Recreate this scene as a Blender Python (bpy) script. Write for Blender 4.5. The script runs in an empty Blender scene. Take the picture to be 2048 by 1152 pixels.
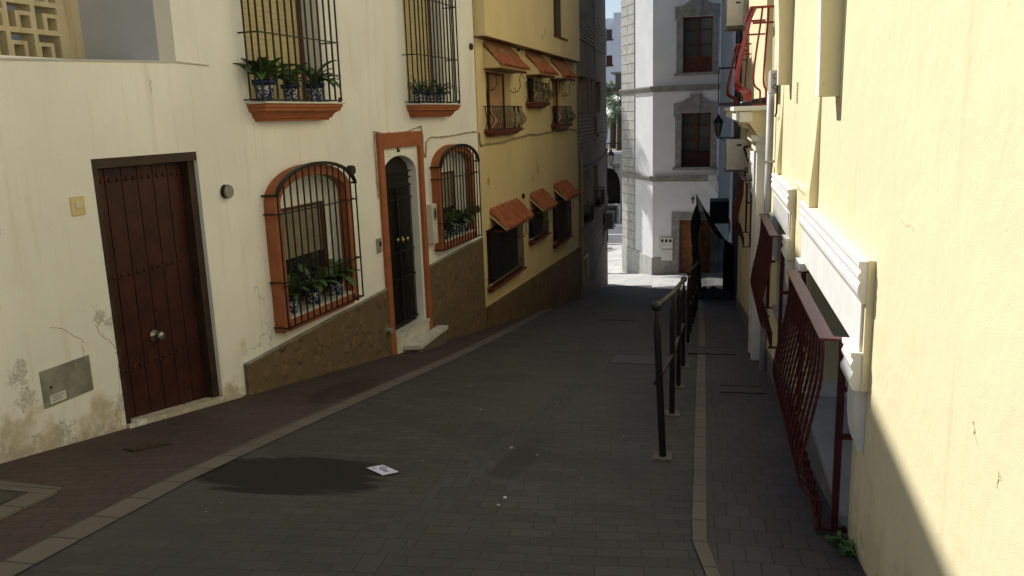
import bpy, bmesh, math, random
from mathutils import Vector, Matrix, noise
from math import radians, sin, cos, pi, tan, atan2, hypot
random.seed(7)
S = bpy.context.scene
COL = S.collection

# ------------------------------------------------------------------ camera
F_PX, CX, CY = 1647., 1024., 576.
up_c = -Vector((1290-CX, -(8500-CY), -F_PX)).normalized()
def dcam(x, y): return Vector((x-CX, -(y-CY), -F_PX)).normalized()
_vp = dcam(1400, 221)
_f = (_vp - up_c*_vp.dot(up_c)).normalized()
_r = _f.cross(up_c)
RM = Matrix((_r, _f, up_c))          # world = RM @ camera
def ray(x, y): return RM @ dcam(x, y)
cam = bpy.data.cameras.new("camera"); co = bpy.data.objects.new("camera", cam); COL.objects.link(co)
co.matrix_world = RM.to_4x4(); cam.sensor_width = 36; cam.lens = F_PX/2048*36; cam.clip_start = .05; cam.clip_end = 2000
S.camera = co

def clamp(v, a, b): return max(a, min(b, v))
def gz(x, y):
    if y <= 26: return -1.40 - .157*y
    s = .09 + .04*clamp((.9-x)/3.9, 0, 1.333)
    if y <= 34: return -5.482 - (y-26)*s
    return -5.482 - 8*s - .02*(y-34)

class Frame:
    """a vertical wall: u along it, n out of it, z up"""
    def __init__(s, P, az, sgn):
        a = radians(az); s.P = Vector((P[0], P[1], 0)); s.n = Vector((cos(a), -sin(a), 0))*sgn; s.u = Vector((sin(a), cos(a), 0))
    def __call__(s, u, n, z): return s.P + s.u*u + s.n*n + Vector((0, 0, z))
    def at(s, x, y, off=0):
        r = ray(x, y); P = s.P + s.n*off; q = r*((s.n.dot(P))/(s.n.dot(r))); return ((q-P).dot(s.u), q.z)
    def g(s, u, n=0): p = s(u, n, 0); return gz(p.x, p.y)
class WF:
    def __call__(s, x, y, z): return Vector((x, y, z))
W0 = WF()
F1 = Frame((-4.139, 5.022), 5.67, 1)
F2 = Frame((-3.38, 12.663), 3.19, 1)
F3 = Frame((-2.943, 20.5), -.23, 1)
FR = Frame((.70, 3.4), .6, -1)
FM = Frame((-1.69, 31.3), 97, 1)
FS = Frame((-1.69, 31.3), -27, -1)
UQ = FS.at(1245, 300)[0]

# ------------------------------------------------------------------ mesh builder
WLOC = {}
class MB:
    def __init__(s, fr=W0): s.bm = bmesh.new(); s.fr = fr
    def vs(s, pts): return [s.bm.verts.new(s.fr(*p)) for p in pts]
    def face(s, pts):
        try: return s.bm.faces.new(s.vs(pts))
        except ValueError: pass
    def box(s, a0, a1, b0, b1, c0, c1):
        v = s.vs([(a, b, c) for a in (a0, a1) for b in (b0, b1) for c in (c0, c1)])
        for f in ((0,1,3,2),(4,6,7,5),(0,4,5,1),(2,3,7,6),(0,2,6,4),(1,5,7,3)): s.bm.faces.new([v[i] for i in f])
        return s
    def prism(s, poly, b0, b1, axes='acb'):
        """poly in the first two named axes, extruded along the third; a=u b=n c=z"""
        def mk(p, q, t):
            d = {axes[0]: p, axes[1]: q, axes[2]: t}; return (d['a'], d['b'], d['c'])
        A = s.vs([mk(p, q, b0) for p, q in poly]); B = s.vs([mk(p, q, b1) for p, q in poly]); n = len(poly)
        s.bm.faces.new(A); s.bm.faces.new(B[::-1])
        for i in range(n): s.bm.faces.new([A[i], B[i], B[(i+1) % n], A[(i+1) % n]])
        return s
    def ring(s, outer, inner, b0, b1):
        """closed band between two polylines of equal length in (u,z)"""
        n = len(outer)
        vo0 = s.vs([(p, b0, q) for p, q in outer]); vo1 = s.vs([(p, b1, q) for p, q in outer])
        vi0 = s.vs([(p, b0, q) for p, q in inner]); vi1 = s.vs([(p, b1, q) for p, q in inner])
        for i in range(n-1):
            for q in ((vo0, vi0), (vi1, vo1), (vo1, vo0), (vi0, vi1)):
                s.bm.faces.new([q[0][i], q[0][i+1], q[1][i+1], q[1][i]])
        for i in (0, n-1): s.bm.faces.new([vo0[i], vo1[i], vi1[i], vi0[i]])
        return s
    def tube(s, pts, r, k=6, caps=True):
        P = [Vector(s.fr(*p)) for p in pts]; n = len(P); rings = []
        R = r if isinstance(r, (list, tuple)) else [r]*n
        ref = None
        for i in range(n):
            d = (P[min(i+1, n-1)] - P[max(i-1, 0)])
            if d.length < 1e-9: d = Vector((0, 0, 1))
            d.normalize()
            if ref is None: ref = Vector((0, 0, 1)) if abs(d.z) < .9 else Vector((1, 0, 0))
            e = (ref - d*ref.dot(d))
            if e.length < 1e-4: e = Vector((1, 0, 0)) - d*d.x
            e.normalize(); ref = e; g = d.cross(e)
            rings.append([s.bm.verts.new(P[i] + (e*cos(2*pi*j/k+pi/k) + g*sin(2*pi*j/k+pi/k))*R[i]) for j in range(k)])
        for i in range(n-1):
            for j in range(k): s.bm.faces.new([rings[i][j], rings[i][(j+1) % k], rings[i+1][(j+1) % k], rings[i+1][j]])
        if caps: s.bm.faces.new(rings[0][::-1]); s.bm.faces.new(rings[-1])
        return s
    def lathe(s, prof, c, k=16, axis='c'):
        """profile [(r, t)] turned about an axis through c"""
        rings = []
        for r, t in prof:
            row = []
            for j in range(k):
                a = 2*pi*j/k; x, y = r*cos(a), r*sin(a)
                row.append((c[0]+x, c[1]+y, c[2]+t) if axis == 'c' else (c[0]+x, c[1]+t, c[2]+y))
            rings.append(s.vs(row))
        for i in range(len(prof)-1):
            for j in range(k): s.bm.faces.new([rings[i][j], rings[i][(j+1) % k], rings[i+1][(j+1) % k], rings[i+1][j]])
        s.bm.faces.new(rings[0][::-1]); s.bm.faces.new(rings[-1])
        return s
    def build(s, name, mat, parent=None, loc=None, smooth=False, bevel=0, normals=True):
        if normals: bmesh.ops.recalc_face_normals(s.bm, faces=s.bm.faces)
        if parent is not None: L = WLOC[parent.name]
        elif loc is not None: L = Vector(loc)
        else:
            vs = [v.co for v in s.bm.verts]
            L = Vector((sum(v.x for v in vs)/len(vs), sum(v.y for v in vs)/len(vs), min(v.z for v in vs)))
        for v in s.bm.verts: v.co -= L
        me = bpy.data.meshes.new(name); s.bm.to_mesh(me); s.bm.free()
        if smooth:
            for p in me.polygons: p.use_smooth = True
        me.materials.append(mat)
        o = bpy.data.objects.new(name, me); COL.objects.link(o)
        if parent is not None: o.parent = parent
        else: o.location = L
        WLOC[o.name] = L
        if bevel:
            b = o.modifiers.new("bevel", 'BEVEL'); b.width = bevel; b.segments = 2; b.limit_method = 'ANGLE'
        return o

def tag(o, label=None, cat=None, group=None, kind=None):
    if label: o["label"] = label
    if cat: o["category"] = cat
    if group: o["group"] = group
    if kind: o["kind"] = kind
    return o
def thing(name, loc, label, cat, group=None):
    o = bpy.data.objects.new(name, None); COL.objects.link(o); o.location = loc; o.empty_display_size = .2
    WLOC[o.name] = Vector(loc); return tag(o, label, cat, group)
def dup(root, delta, label, rotz=0):
    def cp(o, par):
        c = o.copy(); COL.objects.link(c)
        if par: c.parent = par
        for ch in list(o.children): cp(ch, c)
        return c
    r = cp(root, None); r.location = root.location + Vector(delta); r.rotation_euler.z = root.rotation_euler.z + rotz
    r["label"] = label
    return r

# ------------------------------------------------------------------ materials
def new_mat(name):
    m = bpy.data.materials.new(name); m.use_nodes = True; nt = m.node_tree
    return m, nt, nt.nodes["Principled BSDF"]
def N(nt, t, **kw):
    n = nt.nodes.new(t)
    for k, v in kw.items():
        if k in ('operation', 'blend_type', 'data_type', 'feature', 'offset', 'offset_frequency', 'squash', 'distance', 'wave_type', 'bands_direction', 'interpolation_type', 'clamp', 'vector_type', 'noise_dimensions'): setattr(n, k, v)
        else: n.inputs[k].default_value = v
    return n
def mathn(nt, op, a, b=None, c=None):
    n = nt.nodes.new('ShaderNodeMath'); n.operation = op
    for i, v in enumerate((a, b, c)):
        if v is None: continue
        if isinstance(v, (int, float)): n.inputs[i].default_value = v
        else: nt.links.new(v, n.inputs[i])
    return n.outputs[0]
def mixc(nt, f, a, b):
    n = nt.nodes.new('ShaderNodeMix'); n.data_type = 'RGBA'
    for sock, v in ((n.inputs[0], f), (n.inputs[6], a), (n.inputs[7], b)):
        if isinstance(v, (int, float)): sock.default_value = v
        elif isinstance(v, tuple): sock.default_value = (*v[:3], 1)
        else: nt.links.new(v, sock)
    return n.outputs[2]
def ramp(nt, v, lo, hi):
    n = nt.nodes.new('ShaderNodeMapRange'); n.interpolation_type = 'SMOOTHSTEP'
    nt.links.new(v, n.inputs[0]); n.inputs[1].default_value = lo; n.inputs[2].default_value = hi
    return n.outputs[0]
def sc(c, k): return tuple(clamp(x*k, 0, 1) for x in c)
def pos(nt): return nt.nodes.new('ShaderNodeNewGeometry').outputs['Position']
def noise_n(nt, vec, scale, detail=4, rough=.55):
    n = N(nt, 'ShaderNodeTexNoise', Scale=scale, Detail=detail, Roughness=rough); nt.links.new(vec, n.inputs['Vector']); return n.outputs['Fac']
def scalev(nt, v, s):
    n = nt.nodes.new('ShaderNodeVectorMath'); n.operation = 'MULTIPLY'; nt.links.new(v, n.inputs[0]); n.inputs[1].default_value = s; return n.outputs[0]
def bumpn(nt, h, strength, dist, prev=None):
    b = N(nt, 'ShaderNodeBump', Strength=strength, Distance=dist); nt.links.new(h, b.inputs['Height'])
    if prev is not None: nt.links.new(prev, b.inputs['Normal'])
    return b.outputs['Normal']
MATS = {}
def plain(name, col, rough=.6, var=.12, vs=4., bump=.15, bs=80., metal=0, spec=.3, dist=.004):
    if name in MATS: return MATS[name]
    m, nt, p = new_mat(name); tc = nt.nodes.new('ShaderNodeTexCoord').outputs['Object']
    a = noise_n(nt, tc, vs); f = ramp(nt, a, .3, .7)
    nt.links.new(mixc(nt, f, sc(col, 1-var), sc(col, 1+var)), p.inputs['Base Color'])
    p.inputs['Roughness'].default_value = rough; p.inputs['Metallic'].default_value = metal; p.inputs['Specular IOR Level'].default_value = spec
    if bump: nt.links.new(bumpn(nt, noise_n(nt, tc, bs, 3), bump, dist), p.inputs['Normal'])
    MATS[name] = m; return m
def stucco(name, col, dirt, var=.06, grain=140., gstr=.35, streak=.25, patches=(), pcol=(.22, .21, .19), basedirt=0, gdist=.004, cracks=False, pthr=.5):
    """painted render: big soft tone shifts, rain streaks, grain bump, bare patches at given places (x,y,z,radius,thr)"""
    m, nt, p = new_mat(name); P = pos(nt)
    big = ramp(nt, noise_n(nt, P, .9, 5), .3, .72)
    c = mixc(nt, big, sc(col, 1-var), sc(col, 1+var))
    st = noise_n(nt, scalev(nt, P, (7., 7., .45)), 1.6, 5, .6)
    c = mixc(nt, mathn(nt, 'MULTIPLY', ramp(nt, st, .52, .78), streak), c, dirt)
    sp = noise_n(nt, P, 26., 3, .6)
    c = mixc(nt, mathn(nt, 'MULTIPLY', ramp(nt, sp, .68, .76), .35), c, dirt)
    h = noise_n(nt, P, grain, 2, .5)
    nrm = bumpn(nt, h, gstr, gdist)
    nrm = bumpn(nt, noise_n(nt, P, 5., 3), .35, .02, nrm)
    if basedirt:
        sep = nt.nodes.new('ShaderNodeSeparateXYZ'); nt.links.new(P, sep.inputs[0])
        hgt = mathn(nt, 'ADD', mathn(nt, 'ADD', sep.outputs[2], 1.40), mathn(nt, 'MULTIPLY', sep.outputs[1], .157))
        k = mathn(nt, 'SUBTRACT', noise_n(nt, P, 3.5, 6, .65), mathn(nt, 'MULTIPLY', hgt, .55))
        c = mixc(nt, mathn(nt, 'MULTIPLY', ramp(nt, k, .30, .52), basedirt), c, dirt)
        k2 = mathn(nt, 'SUBTRACT', noise_n(nt, P, 11., 6, .7), mathn(nt, 'MULTIPLY', hgt, .9))
        c = mixc(nt, mathn(nt, 'MULTIPLY', ramp(nt, k2, .45, .5), basedirt*.8), c, pcol)
    for (x, y, z, r) in patches:
        d = nt.nodes.new('ShaderNodeVectorMath'); d.operation = 'DISTANCE'; nt.links.new(P, d.inputs[0]); d.inputs[1].default_value = (x, y, z)
        k = mathn(nt, 'SUBTRACT', noise_n(nt, P, 16., 7, .72), mathn(nt, 'MULTIPLY', d.outputs['Value'], .32/r))
        f = ramp(nt, k, .28, .38)
        g2 = ramp(nt, noise_n(nt, P, 60., 3, .7), .38, .62)
        c = mixc(nt, mathn(nt, 'MULTIPLY', mathn(nt, 'MULTIPLY', f, mathn(nt, 'ADD', mathn(nt, 'MULTIPLY', g2, .6), .4)), .8), c, pcol)
    if cracks:
        v = nt.nodes.new('ShaderNodeTexVoronoi'); v.feature = 'DISTANCE_TO_EDGE'; v.inputs['Scale'].default_value = 1.1
        wp = nt.nodes.new('ShaderNodeVectorMath'); wp.operation = 'ADD'; nt.links.new(P, wp.inputs[0])
        nn = N(nt, 'ShaderNodeTexNoise', Scale=5., Detail=5.); nt.links.new(P, nn.inputs['Vector'])
        s2 = nt.nodes.new('ShaderNodeVectorMath'); s2.operation = 'SCALE'; nt.links.new(nn.outputs['Color'], s2.inputs[0]); s2.inputs['Scale'].default_value = .35
        nt.links.new(s2.outputs[0], wp.inputs[1]); nt.links.new(wp.outputs[0], v.inputs['Vector'])
        near = mathn(nt, 'SUBTRACT', 1, ramp(nt, v.outputs['Distance'], .001, .006))
        gate = ramp(nt, noise_n(nt, P, .8, 2), .50, .58)
        sep2 = nt.nodes.new('ShaderNodeSeparateXYZ'); nt.links.new(P, sep2.inputs[0])
        low = mathn(nt, 'SUBTRACT', 1, ramp(nt, sep2.outputs[2], -1.5, -.9))
        c = mixc(nt, mathn(nt, 'MULTIPLY', mathn(nt, 'MULTIPLY', mathn(nt, 'MULTIPLY', near, gate), low), .6), c, (.25, .2, .12))
    nt.links.new(c, p.inputs['Base Color']); nt.links.new(nrm, p.inputs['Normal'])
    p.inputs['Roughness'].default_value = .88; p.inputs['Specular IOR Level'].default_value = .25
    MATS[name] = m; return m
def bricks(name, cols, mortar, bw, bh, msize=.006, rot=0, rough=.75, var=.5, dirt=.4, stain=None, warp=.004, offset=.5, bump=.6, light=None):
    m, nt, p = new_mat(name); P = pos(nt)
    mp = nt.nodes.new('ShaderNodeMapping'); mp.inputs['Rotation'].default_value = (0, 0, radians(rot)); nt.links.new(P, mp.inputs['Vector'])
    wn = N(nt, 'ShaderNodeTexNoise', Scale=1.2, Detail=2.); nt.links.new(P, wn.inputs['Vector'])
    s2 = nt.nodes.new('ShaderNodeVectorMath'); s2.operation = 'SCALE'; nt.links.new(wn.outputs['Color'], s2.inputs[0]); s2.inputs['Scale'].default_value = warp*10
    ad = nt.nodes.new('ShaderNodeVectorMath'); nt.links.new(mp.outputs[0], ad.inputs[0]); nt.links.new(s2.outputs[0], ad.inputs[1])
    # flatten z so the pattern lies in plan
    b = nt.nodes.new('ShaderNodeTexBrick'); b.offset = offset
    nt.links.new(ad.outputs[0], b.inputs['Vector'])
    b.inputs['Scale'].default_value = 1; b.inputs['Brick Width'].default_value = bw; b.inputs['Row Height'].default_value = bh
    b.inputs['Mortar Size'].default_value = msize; b.inputs['Mortar Smooth'].default_value = .3; b.inputs['Bias'].default_value = 0
    b.inputs['Color1'].default_value = (*cols[0], 1); b.inputs['Color2'].default_value = (*cols[1], 1); b.inputs['Mortar'].default_value = (*mortar, 1)
    c = b.outputs['Color']
    c = mixc(nt, mathn(nt, 'MULTIPLY', ramp(nt, noise_n(nt, P, 1.1, 6, .65), .35, .75), dirt), c, sc(cols[0], .55))
    c = mixc(nt, mathn(nt, 'MULTIPLY', ramp(nt, noise_n(nt, P, 30., 4, .7), .55, .8), .35), c, sc(cols[1], 1.5))
    if light:
        c = mixc(nt, mathn(nt, 'MULTIPLY', ramp(nt, noise_n(nt, P, .45, 4, .6), .5, .72), .5), c, light)
    rr = None
    if stain:
        for (x, y, rx, ry, scol, amt) in stain:
            q = nt.nodes.new('ShaderNodeVectorMath'); q.operation = 'SUBTRACT'; nt.links.new(P, q.inputs[0]); q.inputs[1].default_value = (x, y, 0)
            q2 = scalev(nt, q.outputs[0], (1/rx, 1/ry, 0)); ln = nt.nodes.new('ShaderNodeVectorMath'); ln.operation = 'LENGTH'; nt.links.new(q2, ln.inputs[0])
            k = mathn(nt, 'ADD', ln.outputs['Value'], mathn(nt, 'MULTIPLY', mathn(nt, 'SUBTRACT', noise_n(nt, scalev(nt, P, (.7, 5.5, 1)), 2.6, 5, .62), .5), 1.25))
            f = mathn(nt, 'MULTIPLY', mathn(nt, 'SUBTRACT', 1, ramp(nt, k, .86, 1.02)), amt)
            c = mixc(nt, f, c, scol); rr = f if rr is None else mathn(nt, 'MAXIMUM', rr, f)
    nt.links.new(c, p.inputs['Base Color'])
    hh = mathn(nt, 'ADD', mathn(nt, 'MULTIPLY', b.outputs['Fac'], -1.0), mathn(nt, 'MULTIPLY', noise_n(nt, P, 45., 4), .35))
    nt.links.new(bumpn(nt, hh, bump, .004), p.inputs['Normal'])
    p.inputs['Roughness'].default_value = rough; p.inputs['Specular IOR Level'].default_value = .3
    MATS[name] = m; return m

CREAM = (.83, .83, .80)
cab = F1(-.45, 0, -1.65)
m_cream = stucco('whitewash', CREAM, (.42, .35, .22), patches=[tuple(F1(-.80, 0, -1.50))+(.13,), tuple(F1(-.78, 0, -1.68))+(.10,), tuple(F1(-.55, 0, -2.0))+(.14,), tuple(F1(-.05, 0, -1.35))+(.12,), tuple(F1(-.02, 0, -2.0))+(.12,), tuple(F1(-.12, 0, -1.28))+(.08,)], basedirt=.75, cracks=True, pcol=(.36, .34, .29))
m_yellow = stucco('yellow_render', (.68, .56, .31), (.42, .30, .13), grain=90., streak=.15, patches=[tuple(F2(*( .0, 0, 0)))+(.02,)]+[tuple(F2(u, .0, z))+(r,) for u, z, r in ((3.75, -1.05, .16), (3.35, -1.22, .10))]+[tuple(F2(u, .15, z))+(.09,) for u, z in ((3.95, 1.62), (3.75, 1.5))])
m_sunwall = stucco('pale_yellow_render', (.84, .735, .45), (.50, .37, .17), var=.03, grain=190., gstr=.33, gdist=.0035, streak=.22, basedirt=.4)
m_white = plain('white_moulding', (.80, .78, .72), .7, .05, 5, .3, 120)
m_trimside = m_white
m_shadegrey = stucco('shade_grey_render', (.50, .50, .50), (.4, .4, .4), streak=.1)  # grey sets the side wall's sky-lit shading into its colour
m_screen = stucco('screen_block_concrete', (.62, .54, .36), (.35, .22, .09), streak=.6)
m_dark = plain('dark_interior', (.012, .011, .010), .5, .3, 3, 0)
m_iron = plain('black_iron', (.012, .011, .011), .42, .3, 30, .3, 200)
m_maroon = plain('maroon_iron', (.075, .013, .014), .38, .22, 18, .4, 160)
m_orange = plain('orange_paint', (.33, .108, .045), .7, .12, 5, .35, 110)
m_brown = plain('brown_wood', (.10, .035, .018), .5, .3, 12, .3, 60)
m_redsill = plain('dark_red_tile', (.17, .035, .022), .55, .25, 14, .3, 90)
m_terra = plain('terracotta', (.31, .098, .042), .8, .25, 6, .4, 90)
m_terraold = plain('lichened_terracotta', (.25, .125, .06), .85, .35, 7, .4, 90)
m_capdark = plain('dark_brown_cap', (.045, .025, .018), .6, .2, 9, .1)
m_marble = plain('white_marble', (.62, .60, .55), .35, .12, 6, .1, 60)
m_plastic = plain('cream_plastic', (.62, .52, .27), .45, .06, 5, 0)
m_grey = plain('grey_plastic', (.28, .27, .25), .5, .15, 9, .1)
m_box = plain('white_metal', (.62, .60, .55), .45, .08, 6, .1)
m_steel = plain('brushed_steel', (.35, .33, .28), .35, .15, 30, .2, 200, metal=.8)
m_brass = plain('brass', (.45, .33, .15), .3, .2, 20, 0, metal=.9)
m_cabinet = plain('grey_cabinet_paint', (.24, .235, .20), .55, .25, 9, .25, 50)
m_shut = plain('beige_slats', (.54, .45, .24), .55, .08, 6, .1)
m_shutd = plain('grey_brown_slats', (.27, .235, .17), .55, .12, 6, .1)
m_shutw = plain('tan_slats', (.42, .27, .15), .55, .15, 6, .1)
m_soil = plain('soil', (.05, .03, .02), .95, .3, 40, .8, 60)
m_cable = plain('cable_sheath', (.35, .30, .22), .6, .2, 10, 0)
m_blackcable = plain('black_cable', (.02, .02, .02), .5, .2, 10, 0)
m_paper = plain('envelope_paper', (.72, .72, .86), .7, .04, 20, .05)
m_ink = plain('grey_ink', (.20, .20, .34), .8, .2, 60, 0)
m_stonetrim = plain('grey_stone', (.25, .24, .215), .8, .2, 5, .4, 60)
m_whitewall = stucco('white_render', (.68, .69, .68), (.5, .5, .48), streak=.12, grain=60)
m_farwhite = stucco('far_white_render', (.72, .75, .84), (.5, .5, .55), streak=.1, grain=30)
m_conc = stucco('grey_brown_concrete', (.27, .225, .17), (.12, .10, .07), var=.15, grain=60, streak=.45)
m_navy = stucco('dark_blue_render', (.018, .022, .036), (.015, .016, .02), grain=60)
m_door_wood = plain('orange_brown_wood', (.20, .075, .02), .55, .3, 9, .3, 40)
m_winred = plain('red_brown_joinery', (.105, .028, .018), .45, .25, 9, .2)
m_pane = None
def glass(name, col, rough=.04):
    m, nt, p = new_mat(name); p.inputs['Base Color'].default_value = (*col, 1); p.inputs['Roughness'].default_value = rough
    p.inputs['Specular IOR Level'].default_value = .6
    tc = nt.nodes.new('ShaderNodeTexCoord').outputs['Object']
    nt.links.new(bumpn(nt, noise_n(nt, tc, 1.6, 1), .05, .03), p.inputs['Normal'])
    MATS[name] = m; return m
m_pane = glass('window_glass', (.02, .022, .022))
m_paneg = glass('dusty_window_glass', (.08, .09, .08), .15)
def net_mat():
    m, nt, p = new_mat('black_netting'); p.inputs['Base Color'].default_value = (.012, .012, .014, 1); p.inputs['Roughness'].default_value = .9
    tr = nt.nodes.new('ShaderNodeBsdfTransparent'); mx = nt.nodes.new('ShaderNodeMixShader')
    tc = nt.nodes.new('ShaderNodeTexCoord').outputs['Object']
    f = ramp(nt, noise_n(nt, tc, 2.2, 3), .25, .75)
    f = mathn(nt, 'ADD', mathn(nt, 'MULTIPLY', f, -.22), .30)
    nt.links.new(f, mx.inputs[0]); nt.links.new(p.outputs[0], mx.inputs[1]); nt.links.new(tr.outputs[0], mx.inputs[2])
    nt.links.new(mx.outputs[0], nt.nodes['Material Output'].inputs['Surface']); return m
m_net = net_mat()
m_netsolid = plain('folded_black_netting', (.026, .026, .028), .95, .5, 20, .8, 40)
def stone_mat():
    m, nt, p = new_mat('rubble_stone_cladding'); P = pos(nt)
    nn = N(nt, 'ShaderNodeTexNoise', Scale=4., Detail=3.); nt.links.new(P, nn.inputs['Vector'])
    s2 = nt.nodes.new('ShaderNodeVectorMath'); s2.operation = 'SCALE'; nt.links.new(nn.outputs['Color'], s2.inputs[0]); s2.inputs['Scale'].default_value = .16
    ad = nt.nodes.new('ShaderNodeVectorMath'); nt.links.new(scalev(nt, P, (.6, 1, .85)), ad.inputs[0]); nt.links.new(s2.outputs[0], ad.inputs[1])
    v = nt.nodes.new('ShaderNodeTexVoronoi'); v.feature = 'DISTANCE_TO_EDGE'; v.inputs['Scale'].default_value = 7.; nt.links.new(ad.outputs[0], v.inputs['Vector'])
    v2 = nt.nodes.new('ShaderNodeTexVoronoi'); v2.inputs['Scale'].default_value = 7.; nt.links.new(ad.outputs[0], v2.inputs['Vector'])
    sx = nt.nodes.new('ShaderNodeSeparateColor'); nt.links.new(v2.outputs['Color'], sx.inputs[0])
    c = mixc(nt, sx.outputs[0], (.105, .062, .028), (.20, .125, .06))
    c = mixc(nt, mathn(nt, 'MULTIPLY', ramp(nt, sx.outputs[1], .86, .92), .8), c, (.22, .105, .05))
    c = mixc(nt, ramp(nt, noise_n(nt, P, 18., 5), .4, .75), c, (.13, .10, .06))
    e = mathn(nt, 'SUBTRACT', 1, ramp(nt, v2.outputs['Distance'], .30, .50))
    c = mixc(nt, mathn(nt, 'MULTIPLY', mathn(nt, 'SUBTRACT', 1, e), .85), c, (.125, .090, .048))
    nt.links.new(c, p.inputs['Base Color']); p.inputs['Roughness'].default_value = .85
    h = mathn(nt, 'ADD', e, mathn(nt, 'MULTIPLY', noise_n(nt, P, 22., 4), .3))
    nt.links.new(bumpn(nt, h, .65, .018), p.inputs['Normal']); return m
m_stone = stone_mat()
def marbled(name, a, b, vein):
    m, nt, p = new_mat(name); P = pos(nt)
    c = mixc(nt, ramp(nt, noise_n(nt, P, 2.2, 6, .65), .3, .7), a, b)
    w = noise_n(nt, scalev(nt, P, (1, 1, .6)), 3.2, 8, .7)
    k = mathn(nt, 'ABSOLUTE', mathn(nt, 'SUBTRACT', w, .5)); c = mixc(nt, mathn(nt, 'MULTIPLY', mathn(nt, 'SUBTRACT', 1, ramp(nt, k, .0, .018)), .55), c, vein)
    nt.links.new(c, p.inputs['Base Color']); p.inputs['Roughness'].default_value = .65; p.inputs['Specular IOR Level'].default_value = .25; return m
m_bmarble = marbled('brown_marble_plinth', (.10, .062, .028), (.16, .105, .05), (.26, .19, .10))
def pot_mat():
    m, nt, p = new_mat('blue_white_ceramic'); tc = nt.nodes.new('ShaderNodeTexCoord').outputs['Object']
    k = noise_n(nt, tc, 26., 2, .5); d = mathn(nt, 'ABSOLUTE', mathn(nt, 'SUBTRACT', k, .5))
    c = mixc(nt, ramp(nt, d, .035, .06), (.55, .58, .60), (.012, .03, .12))
    nt.links.new(c, p.inputs['Base Color']); p.inputs['Roughness'].default_value = .18; return m
m_pot = pot_mat()
m_cobalt = plain('cobalt_glaze', (.012, .028, .11), .2, .3, 20, 0)
def leaf_mat(name, a, b):
    m, nt, p = new_mat(name); tc = nt.nodes.new('ShaderNodeTexCoord').outputs['Object']
    c = mixc(nt, ramp(nt, noise_n(nt, tc, 9., 3), .3, .7), a, b); nt.links.new(c, p.inputs['Base Color'])
    p.inputs['Roughness'].default_value = .4; p.inputs['Subsurface Weight'].default_value = 0; return m
m_leaf = leaf_mat('glossy_leaf', (.035, .085, .018), (.09, .16, .035))
m_palm = leaf_mat('palm_leaf', (.05, .10, .03), (.15, .19, .07))
m_trunk = plain('palm_bark', (.12, .085, .055), .95, .4, 9, 1., 20, dist=.05)
m_weed = leaf_mat('weed_leaf', (.05, .13, .02), (.10, .19, .03))

# ------------------------------------------------------------------ ground
XS = [-70, -40, -20, -10, -6, -4.3, -3, -1.5, 0, .9, 3, 8, 20, 45]
def sheet(x0, x1, y0, y1, dz, name, mat, kind='structure'):
    xs = sorted({x0, x1, *[x for x in XS if x0 < x < x1]}); ys = sorted({y0, y1, *[y for y in (26, 34) if y0 < y < y1]})
    b = MB(); g = [[b.bm.verts.new((x, y, gz(x, y)+dz)) for x in xs] for y in ys]
    for i in range(len(ys)-1):
        for j in range(len(xs)-1): b.bm.faces.new([g[i][j], g[i][j+1], g[i+1][j+1], g[i+1][j]])
    o = b.build(name, mat, loc=(0, 0, 0)); tag(o, kind=kind); return o
def strip(pl, pr, dz, name, mat, thick=0):
    """band between two edge polylines [(x,y)...] with the same count"""
    b = MB(); L = [b.bm.verts.new((x, y, gz(x, y)+dz)) for x, y in pl]; R = [b.bm.verts.new((x, y, gz(x, y)+dz)) for x, y in pr]
    for i in range(len(pl)-1): b.bm.faces.new([L[i], R[i], R[i+1], L[i+1]])
    o = b.build(name, mat, loc=(0, 0, 0)); tag(o, kind='structure'); return o
m_plaza = bricks('plaza_paving', ((.42, .41, .39), (.50, .48, .45)), (.25, .24, .22), .8, .4, .012, dirt=.3)
m_road = bricks('grey_paver_road', ((.052, .051, .048), (.070, .069, .064)), (.032, .031, .028), .205, .102, .0042, rot=-7, dirt=.6, bump=.45,
    stain=[(-2.36, 4.22, .62, .44, (.009, .008, .006), .93), (-1.12, 4.75, .13, .42, (.025, .024, .02), .55), (-1.9, 7.9, .3, .3, (.03, .028, .022), .4)], light=(.082, .082, .077))
m_channel = bricks('paver_channel', ((.054, .055, .053), (.070, .071, .068)), (.036, .035, .031), .102, .205, .004, rot=-7, dirt=.5)
m_redpave = bricks('reddish_paver_pavement', ((.068, .044, .038), (.090, .058, .050)), (.034, .025, .021), .205, .102, .0042, rot=-20, dirt=.55, bump=.5,
    stain=[(-3.25, 6.9, .22, .75, (.03, .013, .010), .6)])
m_brownpave = bricks('brown_paver_pavement', ((.060, .051, .050), (.078, .066, .064)), (.036, .030, .027), .118, .20, .004, rot=0, dirt=.5, offset=.5)
m_kerb = bricks('concrete_kerb', ((.135, .122, .098), (.16, .145, .115)), (.07, .065, .055), 3., .30, .010, rot=0, dirt=.45, offset=0)
m_asph = plain('asphalt', (.11, .11, .115), .9, .15, 2, .4, 50)
m_paint = plain('road_paint', (.7, .7, .68), .7, .1, 3, 0)
sheet(-70, 45, -12, 140, 0, 'ground', m_plaza)
sheet(-4.3, .9, -6, 26.9, .004, 'road', m_road)
sheet(-55, -2.2, 43.5, 52.5, .006, 'main_road', m_asph)
sheet(-55, -2.2, 43.3, 43.5, .05, 'road_kerb', m_marble)
sheet(-55, -2.2, 47.6, 47.8, .012, 'road_marking', m_paint)
KL = [(-2.70, -3), (-2.76, 1), (-2.83, 2.57), (-2.95, 3.95), (-2.96, 5.3), (-2.94, 6.6), (-2.90, 9.06), (-2.94, 11.8), (-3.02, 14.5), (-3.10, 17.)]
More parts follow.
